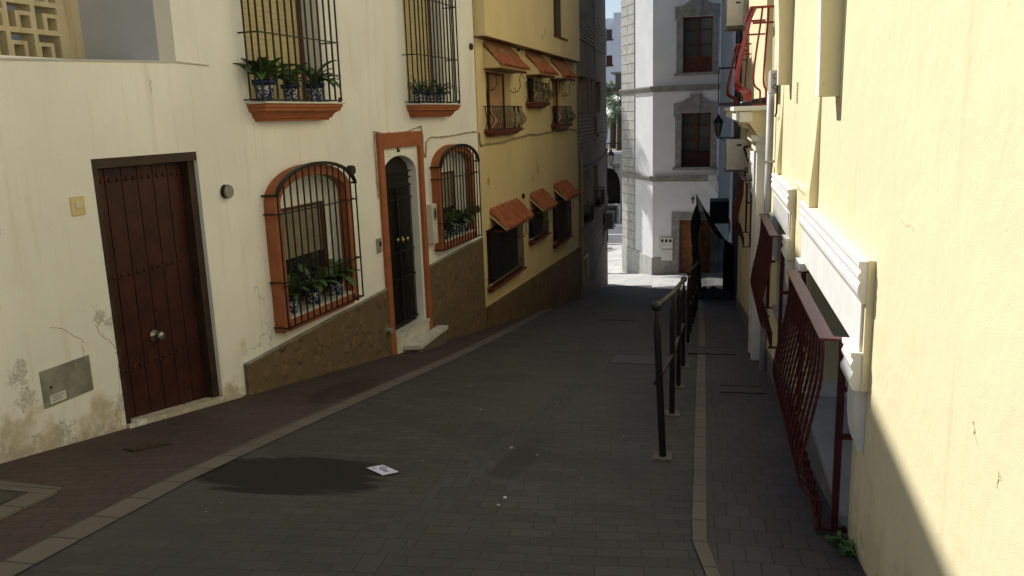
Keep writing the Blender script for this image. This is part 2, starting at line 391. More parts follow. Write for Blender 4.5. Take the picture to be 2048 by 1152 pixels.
def wallx(y):
    if y < 12.66: return -4.139 + .0993*(y-5.022)
    return -3.38 + .0557*(y-12.663)
strip([(max(wallx(y), -4.6)-.05, y) for x, y in KL], [(x-.08, y) for x, y in KL], .008, 'left_pavement', m_redpave)
strip([(x-.08, y) for x, y in KL], [(x+.08, y) for x, y in KL], .010, 'left_kerb_strip', m_kerb)
KR = [(-.02, -3), (.05, 2.9), (.05, 3.2), (-.012, 3.6), (-.01, 5), (.0, 8), (.02, 12), (.02, 25.8)]
KR2 = [(.10, -3), (.115, 2.9), (.105, 3.2), (.055, 3.6), (.065, 5), (.09, 8), (.12, 12), (.12, 25.8)]
strip(KR, KR2, .014, 'right_kerb_strip', m_kerb)
strip(KR2, [(.95, y) for x, y in KR2], .012, 'right_pavement', m_brownpave)
# drain line of lengthwise pavers down the road
strip([(-1.72, -1), (-1.50, 2.9), (-1.42, 4.4), (-1.28, 6.3), (-1.2, 9), (-1.2, 24)], [(-1.53, -1), (-1.31, 2.9), (-1.23, 4.4), (-1.09, 6.3), (-1.01, 9), (-1.01, 24)], .0055, 'paver_channel', m_channel)

# flat covers let into the paving
def cover(name, x0, x1, y0, y1, dz, mat, label, cat='drain cover', slots=0, frame=True):
    b = MB(lambda x, y, z: Vector((x, y, gz(x, y)+z)))
    b.box(x0, x1, y0, y1, .002, dz)
    t = b.build(name, mat, bevel=.002); tag(t, label, cat)
    if slots:
        s = MB(lambda x, y, z: Vector((x, y, gz(x, y)+z))); n = slots
        for i in range(n):
            xa = x0+.02+(x1-x0-.04)*i/n; s.box(xa, xa+(x1-x0-.04)/n*.45, y0+.04, y1-.04, dz-.004, dz+.0015)
        s.build('slot', m_dark, t)
    elif frame:
        s = MB(lambda x, y, z: Vector((x, y, gz(x, y)+z)))
        for a in ((x0-.012, x1+.012, y0-.012, y0-.002), (x0-.012, x1+.012, y1+.002, y1+.012), (x0-.012, x0-.002, y0-.002, y1+.002), (x1+.002, x1+.012, y0-.002, y1+.002)):
            s.box(*a, .002, dz+.004)
        s.build('rim', m_cast, t)
m_cast = plain('cast_iron_cover', (.036, .033, .029), .55, .3, 20, .6, 90)
m_rust = plain('rusty_cover', (.05, .03, .018), .7, .3, 18, .5, 90)
cover('drain_grate', -.98, -.47, 9.2, 9.9, .009, m_cast, 'slotted iron drain grate set in the road beside the second railing post', 'drain grate', 11)
cover('drain_cover', -.10, .46, 10.2, 10.85, .019, m_cast, 'wide grey cover plate crossing the pale strip beside the railing gap')
cover('drain_cover', .225, .61, 7.53, 7.88, .017, m_cast, 'small dark cover plate alone in the middle of the right pavement')
cover('drain_cover', -1.68, -1.12, 14.6, 15.2, .010, m_road, 'paver-filled manhole cover far down the middle of the road')
b = MB(lambda x, y, z: Vector((x, y, gz(x, y)+z))); b.prism([(-3.72, 4.46), (-3.62, 4.42), (-3.50, 4.66), (-3.60, 4.70)], .004, .024, 'abc')
tag(b.build('drain_cover', m_rust, bevel=.002), 'small rusty square cover in the red pavement before the maroon door', 'drain cover')
b = MB(lambda x, y, z: Vector((x, y, gz(x, y)+z)))
for q in (((-3.95, 3.66), (-3.46, 3.62), (-3.42, 3.50), (-3.95, 3.52)), ((-3.56, 3.50), (-3.42, 3.50), (-3.36, 3.05), (-3.50, 3.02)), ((-3.95, 3.04), (-3.50, 3.02), (-3.50, 2.9), (-3.95, 2.92))): b.prism(q, .006, .022, 'abc')
t = b.build('manhole_surround', m_kerb); tag(t, 'pale concrete border of a sunken manhole at the photo\'s left edge', 'manhole frame')
b = MB(lambda x, y, z: Vector((x, y, gz(x, y)+z))); b.box(-3.95, -3.57, 3.06, 3.50, .004, .017); b.build('lid', m_cast, t)

# ------------------------------------------------------------------ generic building pieces
def wall(fr, name, mat, parent, u0, u1, z0, z1, holes=(), t=.3, n0=0, top=None):
    """wall slab with holes: (u0,u1,z0,z1) or (u0,u1,z0,z1,spring) for an arched head"""
    us = sorted({u0, u1, *[h[0] for h in holes], *[h[1] for h in holes]}); zs = sorted({z0, z1, *[h[2] for h in holes], *[h[3] for h in holes]})
    us = [x for x in us if u0 <= x <= u1]; zs = [x for x in zs if z0 <= x <= z1]
    b = MB(fr); n = len(us); k = len(zs)
    A = [[b.bm.verts.new(fr(u, n0, z if not (top and j == k-1) else top(u))) for j, z in enumerate(zs)] for u in us]
    B = [[b.bm.verts.new(fr(u, n0-t, z if not (top and j == k-1) else top(u))) for j, z in enumerate(zs)] for u in us]
    def solid(i, j):
        if i < 0 or j < 0 or i >= n-1 or j >= k-1: return False
        cu, cz = (us[i]+us[i+1])/2, (zs[j]+zs[j+1])/2
        return not any(h[0] < cu < h[1] and h[2] < cz < h[3] for h in holes)
    for i in range(n-1):
        for j in range(k-1):
            if not solid(i, j): continue
            b.bm.faces.new([A[i][j], A[i+1][j], A[i+1][j+1], A[i][j+1]]); b.bm.faces.new([B[i][j], B[i][j+1], B[i+1][j+1], B[i+1][j]])
            if not solid(i-1, j): b.bm.faces.new([A[i][j], A[i][j+1], B[i][j+1], B[i][j]])
            if not solid(i+1, j): b.bm.faces.new([A[i+1][j], B[i+1][j], B[i+1][j+1], A[i+1][j+1]])
            if not solid(i, j-1): b.bm.faces.new([A[i][j], B[i][j], B[i+1][j], A[i+1][j]])
            if not solid(i, j+1): b.bm.faces.new([A[i][j+1], A[i+1][j+1], B[i+1][j+1], B[i][j+1]])
    for h in holes:
        if len(h) > 4:   # spandrel infill above an arch
            a0, a1, _, zt, sp = h; m = 14; cu, hw = (a0+a1)/2, (a1-a0)/2
            for sgn in (-1, 1):
                pts = [(cu+sgn*hw, sp)] + [(cu+sgn*hw*cos(pi/2*i/m), sp+(zt-.002-sp)*sin(pi/2*i/m)) for i in range(1, m+1)] + [(cu+sgn*hw, zt-.002)]
                b.prism(pts, n0-.001, n0-t, 'acb')
    return b.build(name, mat, parent)
def arch(u0, u1, z0, sp, zt, m=16):
    cu, hw = (u0+u1)/2, (u1-u0)/2
    return [(u0, z0)] + [(cu-hw*cos(pi*i/m), sp+(zt-sp)*sin(pi*i/m)) for i in range(m+1)] + [(u1, z0)]
def slats(fr, u0, u1, z0, z1, n, pitch=.045, depth=.006):
    b = MB(fr); z = z0
    while z < z1-.005:
        zz = min(z+pitch*.93, z1); b.box(u0, u1, n-.004, n+depth, z, zz); z += pitch
    b.box(u0, u1, n-.012, n-.004, z0, z1); return b
def cornice_sill(fr, u0, u1, ztop, drop, proj, mat, parent, name='sill', top=None, lip=.03):
    """moulded sill: stepped cyma block with returns"""
    steps = [(0, 1.0, .26), (.26, .88, .45), (.45, .74, .60), (.60, .58, .86), (.86, .46, 1.)]
    b = MB(fr)
    prof = [(1.0, 0), (1.0, .18), (.93, .22), (.91, .40), (.80, .46), (.68, .56), (.60, .72), (.55, .84), (.46, .86), (.44, 1.0)]
    rows = []
    for p, t in prof:
        d = proj*p; e = (1-p)*proj*.9; z = ztop-drop*t
        rows.append([(u0+e, 0, z), (u0+e, d, z), (u1-e, d, z), (u1-e, 0, z)])
    V = [b.vs(r) for r in rows]
    for i in range(len(V)-1):
        for j in range(3): b.bm.faces.new([V[i][j], V[i][j+1], V[i+1][j+1], V[i+1][j]])
        b.bm.faces.new([V[i][3], V[i][0], V[i+1][0], V[i+1][3]])
    b.bm.faces.new(V[0]); b.bm.faces.new(V[-1][::-1])
    s = b.build(name, mat, parent)
    if top:
        b = MB(fr); b.box(u0-.02, u1+.02, .001, proj+.02, ztop+.002, ztop+lip); b.build('sill_slab', top, s, bevel=.003)
    return s
def flat_grille(fr, u0, u1, z0, z1, n, bars, hz, mat, parent, r=.008, ret=True, arch_top=None, base=None):
    """window grille of upright bars, horizontal rails returning to the wall, optional arched head (spring height)"""
    b = MB(fr); cu, hw = (u0+u1)/2, (u1-u0)/2
    def ztop(u):
        if arch_top is None: return z1
        x = clamp((u-cu)/hw, -1, 1); return arch_top+(z1-arch_top)*math.sqrt(max(0, 1-x*x*.97))
    for i in range(bars):
        u = u0+(u1-u0)*i/(bars-1); b.tube([(u, n, z0), (u, n, ztop(u))], r, 5)
    o = b.build('grille', mat, parent)
    for z in hz:
        h = MB(fr)
        for a in (u0, u1): h.box(a-.008, a+.008, 0, n, z-.006, z+.006) if ret else None
        h.box(u0-.01, u1+.01, n-.010, n+.010, z-.005, z+.005)
        h.build('grille_rail', mat, o)
    h = MB(fr)
    if arch_top is not None:
        m = 20; P = [cu-hw*cos(pi*i/m) for i in range(m+1)]; zs = [ztop(u) for u in P]
        h.ring([(u, z+.014) for u, z in zip(P, zs)], [(u, z-.014) for u, z in zip(P, zs)], n-.02, n+.02)
        for a in (u0, u1): h.box(a-.012, a+.012, 0, n, zs[0]-.014, zs[0]+.006)
        h.build('arched_rail', mat, o)
    else: h.bm.free()
    if ret:
        for a in (u0, u1):
            for q in (.33, .66):
                if base is None: s = MB(fr); s.tube([(a, n*q, z0), (a, n*q, (arch_top or z1)-.01)], r*.9, 5); s.build('side_bar', mat, o)
    return o

def plant(loc, s, label, group, seed, nleaf=16, wide=1., pot=True):
    rnd = random.Random(seed)
    t = thing('potted_plant', loc, label, 'potted plant', group); x, y, z = loc
    b = MB(); H = .125*s
    b.lathe([(.042*s, 0), (.047*s, .01*s), (.058*s, H*.72), (.058*s, H*.74)], (x, y, z), 18); b.build('pot', m_pot, t, smooth=True)
    b = MB(); b.lathe([(.066*s, H*.76), (.071*s, H), (.060*s, H*1.0), (.058*s, H*.88)], (x, y, z), 18); b.build('pot_rim', m_cobalt, t, smooth=True)
    b = MB(); b.lathe([(.045*s, H*.89), (.056*s, H*.90)], (x, y, z), 12); b.build('soil', m_soil, t)
    b = MB()
    for i in range(nleaf):
        a = rnd.uniform(0, 2*pi); L = rnd.uniform(.17, .27)*s; w = rnd.uniform(.016, .024)*s*wide; el = rnd.uniform(.55, 1.35); bend = rnd.uniform(.9, 1.9)
        p = Vector((x, y, z+H*.9)) + Vector((cos(a), sin(a), 0))*.012*s; d = Vector((cos(a), sin(a), 0)); sd = Vector((-sin(a), cos(a), 0)); m = 8; prev = None; ang = el
        for k in range(m+1):
            tt = k/m; ww = w*(sin(pi*min(1, tt*.80+.14))**.7)*(1 if k < m else .04)
            nrm = Vector((-d.x*sin(ang), -d.y*sin(ang), cos(ang)))
            row = [b.bm.verts.new(p - sd*ww + nrm*ww*.35), b.bm.verts.new(p), b.bm.verts.new(p + sd*ww + nrm*ww*.35)]
            if prev:
                for j in (0, 1): b.bm.faces.new([prev[j], prev[j+1], row[j+1], row[j]])
            prev = row; p = p + (d*cos(ang) + Vector((0, 0, sin(ang))))*L/m; ang -= bend/m
    b.build('foliage', m_leaf, t, smooth=True, normals=False)
    return t

# ================================================================== WHITE HOUSE (left, number 6)
house = thing('white_house', F1(2, -1, F1.g(2)), 'cream whitewashed house number 6 with orange door surround, flower windows and brown stone base', 'house')
T_END = 7.65     # where the yellow house begins
DOOR = (0.0, 1.10, -6.5, -.195)
D6 = (4.37, 5.33, -6.5, -.425, -.66)
LL = (2.05, 3.29, -1.84, -.50, -.72)
LR = (5.90, 7.06, -1.68, -.46, -.66)
UL = (1.90, 3.19, .215, 2.15); UR = (5.20, 6.41, .215, 2.15)
wall(F1, 'wall', m_cream, house, .98, T_END, -6.5, 4.45, [(.98, 1.10, -6.5, -.195), D6, LL, LR, UL, UR], t=.30, top=lambda u: 4.57-.03*(u-.98) if u < 3.4 else 4.50-.085*(u-3.4))
wall(F1, 'low_wall', m_cream, house, -7.5, .98, -6.5, .45, [DOOR], t=.28, top=lambda u: .455+.062*clamp((u+.65)/1.63, -.5, 1))
b = MB(F1); b.prism([(-.67, .455), (.0, .481), (.98, .518), (1.36, .506), (1.36, .498), (.98, .506), (.0, .469), (-.67, .443)], -.02, .012, 'acb'); b.build('parapet_edge', m_shadegrey, house)
b = MB(F1); b.box(.98, T_END-.02, -5.2, -.36, -6.5, 3.9); b.build('house_body', m_shadegrey, house)
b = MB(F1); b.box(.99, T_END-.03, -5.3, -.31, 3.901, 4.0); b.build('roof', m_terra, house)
b = MB(F1); b.box(-7.5, .97, -5., -.29, -6.5, .30); b.build('terrace_floor', m_shadegrey, house)
b = MB(F1); b.box(.80, .979, -.74, -.004, .3, 2.55); b.build('side_wall', m_shadegrey, house)
# pierced concrete block screen on the terrace
b = MB(F1); n0, n1 = -.86, -.72
pu, pz = .236, .205; ue = .60
for i in range(11):
    for j in range(5):
        ua = ue-(i+1)*pu; za = .325+j*pz
        def bx(a0, a1, c0, c1): b.box(ua+a0*pu, ua+a1*pu, n0, n1, za+c0*pz, za+c1*pz)
        bx(0, 1, 0, .10); bx(0, 1, .92, 1); bx(0, .08, .10, .92); bx(.92, 1, .10, .92)
        if j % 2 == 0: bx(.34, .92, .54, .68); bx(.34, .50, .10, .54); bx(.86, .92, .10, .54)
        else: bx(.08, .64, .50, .64); bx(.50, .64, .10, .50); bx(.08, .14, .10, .50)
b.build('block_screen', m_screen, house)
b = MB(F1); b.box(ue+.001, .80, -.93, -.722, .3, 1.5); b.box(-2.0, ue, -.93, -.715, .326+5*pz, 1.9); b.build('screen_frame', m_screen, house)
b = MB(F1); b.box(-1.8, .80, -1.7, -1.62, .3, 1.8); b.build('screen_back_wall', m_conc, house)
# stone base
PT = [(2.36, 0), ]
def ztopS(u): return -2.125 + (u-1.40)*.0388
def plinth(u0, u1):
    b = MB(F1); b.prism([(u0, -5), (u1, -5), (u1, ztopS(u1)), (u0, ztopS(u0))], -.01, .035, 'acb'); b.build('stone_plinth', m_stone, house)
    b = MB(F1); b.prism([(u0, ztopS(u0)), (u1, ztopS(u1)), (u1, ztopS(u1)+.018), (u0, ztopS(u0)+.018)], .0, .037, 'acb'); b.build('plinth_edge', m_cabinet, house)
plinth(1.42, 4.27); plinth(5.50, T_END-.03)
# maroon plank door
dr = MB(F1); dr.prism([(.045, -2.55), (1.035, -2.55), (1.035, -.27), (.045, -.27)], -.16, -.125, 'acb')
d = dr.build('door', m_dark, house)
m_mdoor = plain('maroon_door_paint', (.040, .011, .008), .5, .30, 7, .35, 60)
nb = 6; w = .975/nb
for i in range(nb):
    b = MB(F1); b.box(.045+i*w+.004, .045+(i+1)*w-.004, -.126, -.108, -2.6, -.272); b.build('plank', m_mdoor, d, bevel=.004)
for zr in (-.36, -1.07, -1.79, -2.25):
    for i in range(nb):
        for q in (.28, .74):
            b = MB(F1); b.lathe([(.017, 0), (.015, .007), (.008, .013), (.001, .015)], (.045+(i+q)*w, -.108, zr), 10, 'b'); b.build('stud', m_mdoor, d, smooth=True)
b = MB(F1); b.lathe([(.045, 0), (.045, .006), (.014, .012), (.014, .04), (.030, .05), (.036, .065), (.030, .082), (.010, .09)], (.50, -.108, -1.60), 20, 'b'); b.build('door_knob', m_steel, d, smooth=True)
b = MB(F1); b.box(0, 1.09, -.12, .004, -.262, -.193); b.box(.0, .045, -.12, .002, -2.5, -.262); b.box(1.02, 1.098, -.15, -.035, -2.7, -.262)
b.build('door_frame', plain('dark_brown_frame', (.04, .022, .015), .5, .3, 9, .2), house)
b = MB(F1); b.prism([(0.0, F1.g(0)-.05), (1.13, F1.g(1.13)-.05), (1.36, F1.g(1.36)+.02), (1.12, F1.g(1.12)+.055), (0, F1.g(0)+.04)], -.14, .03, 'acb'); b.build('threshold', m_cream, house)
# cabinet, bell, round vent caps, intercom, meter, pipe
b = MB(F1); b.box(-.665, -.255, -.005, .008, -1.79, -1.535); c = b.build('electricity_cabinet', m_cabinet, house, bevel=.003)
b = MB(F1); b.box(-.62, -.49, .008, .0095, -1.775, -1.715); st = b.build('sticker', m_box, c)
b = MB(F1)
for i, (a, e) in enumerate(((.02, .11), (.03, .09), (.02, .10))): b.box(-.62+a, -.62+e, .0095, .0102, -1.732-i*.014, -1.727-i*.014)
b.build('sticker_print', m_ink, st)
b = MB(F1); b.lathe([(.008, 0), (.008, .006)], (-.60, .008, -1.66), 10, 'b'); b.build('cabinet_lock', m_dark, c)
b = MB(F1); b.box(-.228, -.112, 0, .010, -.565, -.435); c = b.build('doorbell', m_plastic, house, bevel=.003)
b = MB(F1); b.box(-.195, -.150, .010, .020, -.515, -.475); b.build('bell_button', m_box, c, bevel=.002)
for (px, py, r, pj, mt) in ((459, 383, .060, .05, m_grey), (707, 340, .052, .06, m_capdark)):
    u, z = F1.at(px, py, pj); b = MB(F1); b.lathe([(r, .001), (r, pj*.8)], (u, 0, z), 24, 'b'); c = b.build('vent_cap', m_dark, house, smooth=False)
    b = MB(F1); b.lathe([(r*.96, pj*.8), (r*.96, pj), (r*.9, pj+.004)], (u, 0, z), 24, 'b'); b.build('cap_face', mt, c)
u, z = F1.at(756, 491); b = MB(F1); b.box(u-.045, u+.045, .001, .03, z-.085, z+.085); c = b.build('intercom', m_grey, house, bevel=.004)
b = MB(F1); b.box(u-.02, u+.025, .03, .034, z-.01, z+.05); b.build('intercom_panel', m_dark, c)
b = MB(F1); b.box(5.57, 5.73, .001, .09, -1.66, -1.12); c = b.build('meter_box', m_box, house, bevel=.006)
b = MB(F1); b.box(5.605, 5.70, .091, .096, -1.34, -1.17); b.build('meter_window', m_cabinet, c)
b = MB(F1); b.box(5.635, 5.68, .097, .099, -1.30, -1.20); b.build('meter_dial', m_dark, c)
u, z = F1.at(783, 655); b = MB(F1); b.tube([(4.17, -.02, -2.50), (4.17, .10, -2.51)], .035, 12); b.build('drain_spout', m_grey, house)
for (px, py) in ((944, 93), (959, 418)):
    u, z = F1.at(px, py, .03); b = MB(F1); b.lathe([(.05, .001), (.05, .03), (.03, .04)], (min(u, 7.5), 0, z), 14, 'b'); b.build('vent_cap', m_capdark, house)
# arched windows with orange surround
def arched_window(h, label=None, gl=None):
    u0, u1, z0, zt, sp = h
    s = MB(F1); o = arch(u0-.105, u1+.105, z0-.115, sp, zt+.105, 18); i_ = arch(u0, u1, z0, sp, zt, 18)
    s.ring(o, i_, .001, .115); s.box(u0-.0, u1+.0, .001, .115, z0-.115, z0-.004)
    w = s.build('window', m_orange, house)
    b = MB(F1); b.box(u0+.002, u1-.002, -.20, .118, z0-.003, z0+.022); b.build('sill', m_marble, w, bevel=.003)
    b = MB(F1); b.box(u0, u1, -.22, -.19, z0, zt); b.build('pane', m_pane, w)
    slats(F1, u0, u1-.10, sp-.62, sp-.13, -.175, .042).build('shutter', m_shutd, w)
    b = MB(F1); b.box(u0, u1-.06, -.189, -.155, sp-.13, sp-.10); b.box(u1-.105, u1-.058, -.189, -.15, z0+.022, sp-.13); b.box(u0, u1-.105, -.189, -.16, z0+.022, z0+.07); b.build('frame', m_brown, w)
    b = MB(F1); b.box(u0, u1, -.189, -.17, sp-.10, zt+.03); b.box(u1-.058, u1, -.189, -.13, z0+.022, sp-.10); b.build('shutter_box', m_cream, w)
    return w
wl = arched_window(LL); wr = arched_window(LR)
flat_grille(F1, 1.93, 3.40, -1.90, -.385, .165, 14, [-1.90, -1.46, -.815], m_iron, wl, r=.0095, arch_top=-.69, base=0)
flat_grille(F1, 5.76, 7.22, -1.77, -.365, .165, 14, [-1.77, -1.40, -.80], m_iron, wr, r=.0095, arch_top=-.69, base=0)
# upper windows
for (h, us) in ((UL, 1.84), (UR, 5.14)):
    u0, u1, z0, z1 = h
    dq = .20 if u0 < 4 else .15
    b = MB(F1); b.box(u0, u1, -.28, -dq-.03, z0, z1); w = b.build('window', m_pane, house)
    slats(F1, u0, u1-.10, z0+.02, z1, -dq-.01, .052).build('shutter', m_shut, w)
    b = MB(F1); b.box(u1-.10, u1-.002, -dq-.029, -dq, z0, z1); b.build('frame', m_brown, w)
    cornice_sill(F1, us, us+1.35, .187, .155, .20, m_orange, w, top=m_marble, lip=.02)
    g = flat_grille(F1, us-.03, us+1.33, .225, 2.25, .20, 13, [.225, .80, 1.50], m_iron, w, r=.0105)
    b = MB(F1)
    for a in (us-.02, us+1.32): b.lathe([(.02, 0), (.02, .02), (.012, .025), (.02, .04), (.012, .05)], (a, .19, .205), 8)
    b.build('grille_foot', m_iron, g)
# pots on the sills
k = 0
G1, G2, G3, G4 = 'blue and white pots on the upper left sill', 'blue and white pots on the upper right sill', 'blue and white pots in the large arched window', 'blue and white pots in the far arched window'
spots = [(F1(2.00, .085, .209), 1.54, 'tall bushy leafy plant in patterned pot, leftmost on the upper left window sill', G1, 20),
 (F1(2.42, .085, .209), 1.30, 'low spreading plant in small patterned pot, middle of the upper left window sill', G1, 15),
 (F1(2.86, .085, .209), 1.46, 'plant with a long drooping leaf, rightmost on the upper left window sill', G1, 15),
 (F1(5.36, .085, .209), 1.15, 'spiky plant in patterned pot, leftmost on the upper window sill above the orange door', G2, 16),
 (F1(5.70, .085, .209), 1.05, 'spiky plant in patterned pot, middle of the upper window sill above the orange door', G2, 16),
 (F1(6.05, .085, .209), 1.15, 'spiky plant in patterned pot, rightmost on the upper window sill above the orange door', G2, 18),
 (F1(2.20, .02, -1.817), 1.30, 'nearest and lowest looking plant in blue pot inside the large arched window', G3, 16),
 (F1(2.63, .02, -1.817), 1.30, 'middle plant in blue pot inside the large arched window', G3, 17),
 (F1(3.05, .02, -1.817), 1.30, 'farthest plant in blue pot with leaves poking through the large arched window grille', G3, 18),
 (F1(6.05, .02, -1.657), 1.25, 'nearest plant in dark blue pot inside the far arched window', G4, 14),
 (F1(6.45, .02, -1.657), 1.25, 'middle plant in dark blue pot inside the far arched window', G4, 16),
 (F1(6.85, .02, -1.657), 1.30, 'farthest plant in dark blue pot inside the far arched window', G4, 16)]
for i, (p, s, l, g, nl) in enumerate(spots): plant(p, s*(1.0 if i < 3 else 1.08), l, g, 30+i, nl+random.Random(i).randint(-2, 7), wide=(1.45 if i not in (3, 4, 5) else .7))
# door number 6
b = MB(F1); b.box(4.25, 4.37, .001, .045, -3.2, -.325); b.box(5.385, 5.49, .001, .045, -3.2, -.325); b.box(4.25, 5.49, .001, .045, -.325, -.14)
ds = b.build('door_surround', m_orange, house, bevel=.006)
b = MB(F1); b.box(D6[0], D6[1], -.24, -.12, -2.64, -.3); dd = b.build('door', m_dark, house)
b = MB(F1)
for i in range(14):
    u = D6[0]+.04+(D6[1]-D6[0]-.08)*i/13
    if i in (3, 4, 9, 10): b.tube([(u, -.09, -2.6), (u, -.09, -1.9), (u, -.09, -1.8), (u, -.09, -1.5), (u, -.09, -1.4), (u, -.09, -.8)], [.008, .008, .016, .016, .008, .008], 6)
    else: b.tube([(u, -.09, -2.6), (u, -.09, -.8)], .007, 5)
for z in (-2.58, -2.0, -1.66, -.98, -.82, -.72, -.64): b.box(D6[0]+.01, D6[1]-.01, -.105, -.08, z-.01, z+.01)
b.box(4.86, 4.90, -.11, -.075, -2.6, -.82)
for cu in (4.65, 5.10):
    for sg in (-1, 1):
        pts = [(cu+sg*(.02+.07*(1-t/12.))*cos(t*.55)+sg*.03, -.09, -.90+.055*(1-t/14.)*sin(t*.55)) for t in range(13)]; b.tube(pts, .006, 4)
b.build('door_ironwork', m_iron, dd)
b = MB(F1)
for cu in (4.82, 4.95): b.lathe([(.03, 0), (.03, .008), (.012, .014), (.012, .05), (.028, .06), (.028, .085), (.01, .095)], (cu, -.075, -1.49), 14, 'b')
b.build('door_knob', m_brass, dd, smooth=True)
b = MB(F1); b.box(D6[0]+.02, D6[0]+.13, -.08, -.07, -1.53, -1.44); b.build('letter_plate', m_box, dd)
b = MB(F1); b.box(4.385, 5.38, -.115, .046, -3.3, -2.68); b.box(4.375, 5.383, -.115, .060, -2.68, -2.645); b.build('threshold_step', m_marble, house, bevel=.004)
b = MB(F1); b.prism([(4.54, .062), (5.62, .062), (5.66, .20), (4.60, .27)], -2.855, -2.805, 'abc'); fs = b.build('front_step', m_marble, house)
b = MB(F1); b.prism([(4.56, .063), (5.60, .063), (5.63, .18), (4.62, .25)], -3.3, -2.856, 'abc'); b.build('step_base', m_kerb, fs)
def text(s, fr, u, z, n, size, mat, parent, name):
    cu = bpy.data.curves.new('t', 'FONT'); cu.body = s; cu.size = size; cu.extrude = .001; cu.align_x = 'CENTER'; cu.align_y = 'CENTER'
    o = bpy.data.objects.new('t', cu); COL.objects.link(o); dg = bpy.context.evaluated_depsgraph_get(); me = bpy.data.meshes.new_from_object(o.evaluated_get(dg))
    bpy.data.objects.remove(o); bpy.data.curves.remove(cu)
    L = WLOC[parent.name]; sg = -1 if fr.u.cross(Vector((0, 0, 1))).dot(fr.n) < 0 else 1
    for v in me.vertices: v.co = fr(u+v.co.x*sg, n+v.co.z, z+v.co.y) - L
    me.materials.append(mat); me.name = name; ob = bpy.data.objects.new(name, me); COL.objects.link(ob); ob.parent = parent; WLOC[ob.name] = L; return ob
u, z = F1.at(797, 294, .01); b = MB(F1); b.box(u-.035, u+.035, .001, .012, z-.06, z+.06); c = b.build('number_plate', m_dark, house)
text('6', F1, u, z, .0135, .11, m_box, c, 'house_number')
# cables
def cable(name, fr, pts, r, mat, label, sag=.0, wob=.006, strands=1):
    b = MB(fr)
    for s in range(strands):
        P = []
        for i in range(len(pts)-1):
            a, c = pts[i], pts[i+1]; m = max(2, int(hypot(c[0]-a[0], c[2]-a[2])/.06))
            for j in range(m):
                t = j/m; P.append((a[0]+(c[0]-a[0])*t+random.uniform(-wob, wob), a[1]+(c[1]-a[1])*t+s*.004, a[2]+(c[2]-a[2])*t-sag*sin(pi*t)*(1 if i == 0 else 1)+random.uniform(-wob, wob)+.006*s*sin(9*t+s)))
        P.append(pts[-1]); b.tube(P, r, 5)
    return tag(b.build(name, mat), label, 'cable')
cable('cable', F1, [(4.20, .012, -.9), (4.19, .012, -.30), (4.20, .012, -.12), (4.85, .012, -.155), (5.52, .012, -.08), (5.56, .012, -.20), (5.55, .012, -.42), (5.62, .012, -.50), (5.66, .012, -.30), (5.80, .012, -.24), (7.62, .012, -.20)], .005, m_cable, 'loose beige wires looping over the orange door frame and along the white house', .01, .006, 3)
cable('cable', F2, [(0.02, .015, -.24), (.03, .015, -.40), (.3, .015, -.42), (3.0, .015, -.34), (5.2, .015, -.33), (7.0, .015, -.31), (7.83, .015, -.36)], .011, m_cable, 'twisted bundle of wires strung across the yellow house below its upper sills', .02, .01, 3)

# ================================================================== YELLOW HOUSE
yh = thing('yellow_house', F2(4, -1, F2.g(4)), 'yellow house with overhanging upper floor, six little tiled awnings and brown marble base', 'house')
E2 = 7.85
UW = [(.50, 1.95, -.19, .74), (3.10, 4.05, .26, .74), (5.22, 6.25, -.19, .76)]
LW = [(.22, 2.08, -2.72, -1.80), (2.92, 4.12, -2.36, -1.82), (4.98, 6.42, -2.75, -1.82)]
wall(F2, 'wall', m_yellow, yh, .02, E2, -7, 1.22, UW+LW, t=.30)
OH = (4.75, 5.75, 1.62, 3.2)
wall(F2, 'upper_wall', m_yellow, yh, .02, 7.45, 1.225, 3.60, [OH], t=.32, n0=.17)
b = MB(F2); b.box(.0, 7.46, -.1, .19, 1.205, 1.224); b.build('overhang_edge', m_brown, yh)
b = MB(F2); b.box(.02, E2-.005, -6, -.34, -7, 3.5); b.build('house_body', m_conc, yh)
b = MB(F2); b.box(4.6, E2-.01, -6, .0, 3.70, 5.6); b.build('roof_room', m_yellow, yh)
b = MB(F2); b.box(0, 7.5, -6, .24, 3.602, 3.69); b.build('roof', m_terra, yh)
b = MB(F2); b.prism([(.03, -6.8), (E2, -6.8), (E2, -3.29), (.03, -3.04)], .001, .035, 'acb'); b.build('marble_plinth', m_bmarble, yh)
u0, u1, z0, z1 = OH
b = MB(F2); b.box(u0, u1, -.02, 0, z0, z1); w = b.build('window', m_pane, yh)
b = MB(F2)
for i in range(12): b.tube([(u0+.03+i*.085, .10, z0+.02), (u0+.03+i*.085, .10, z1)], .008, 5)
b.build('grille', m_iron, w); b = MB(F2); b.box(u0-.05, u1+.25, .171, .20, z0-.035, z0); b.build('sill', m_redsill, w)
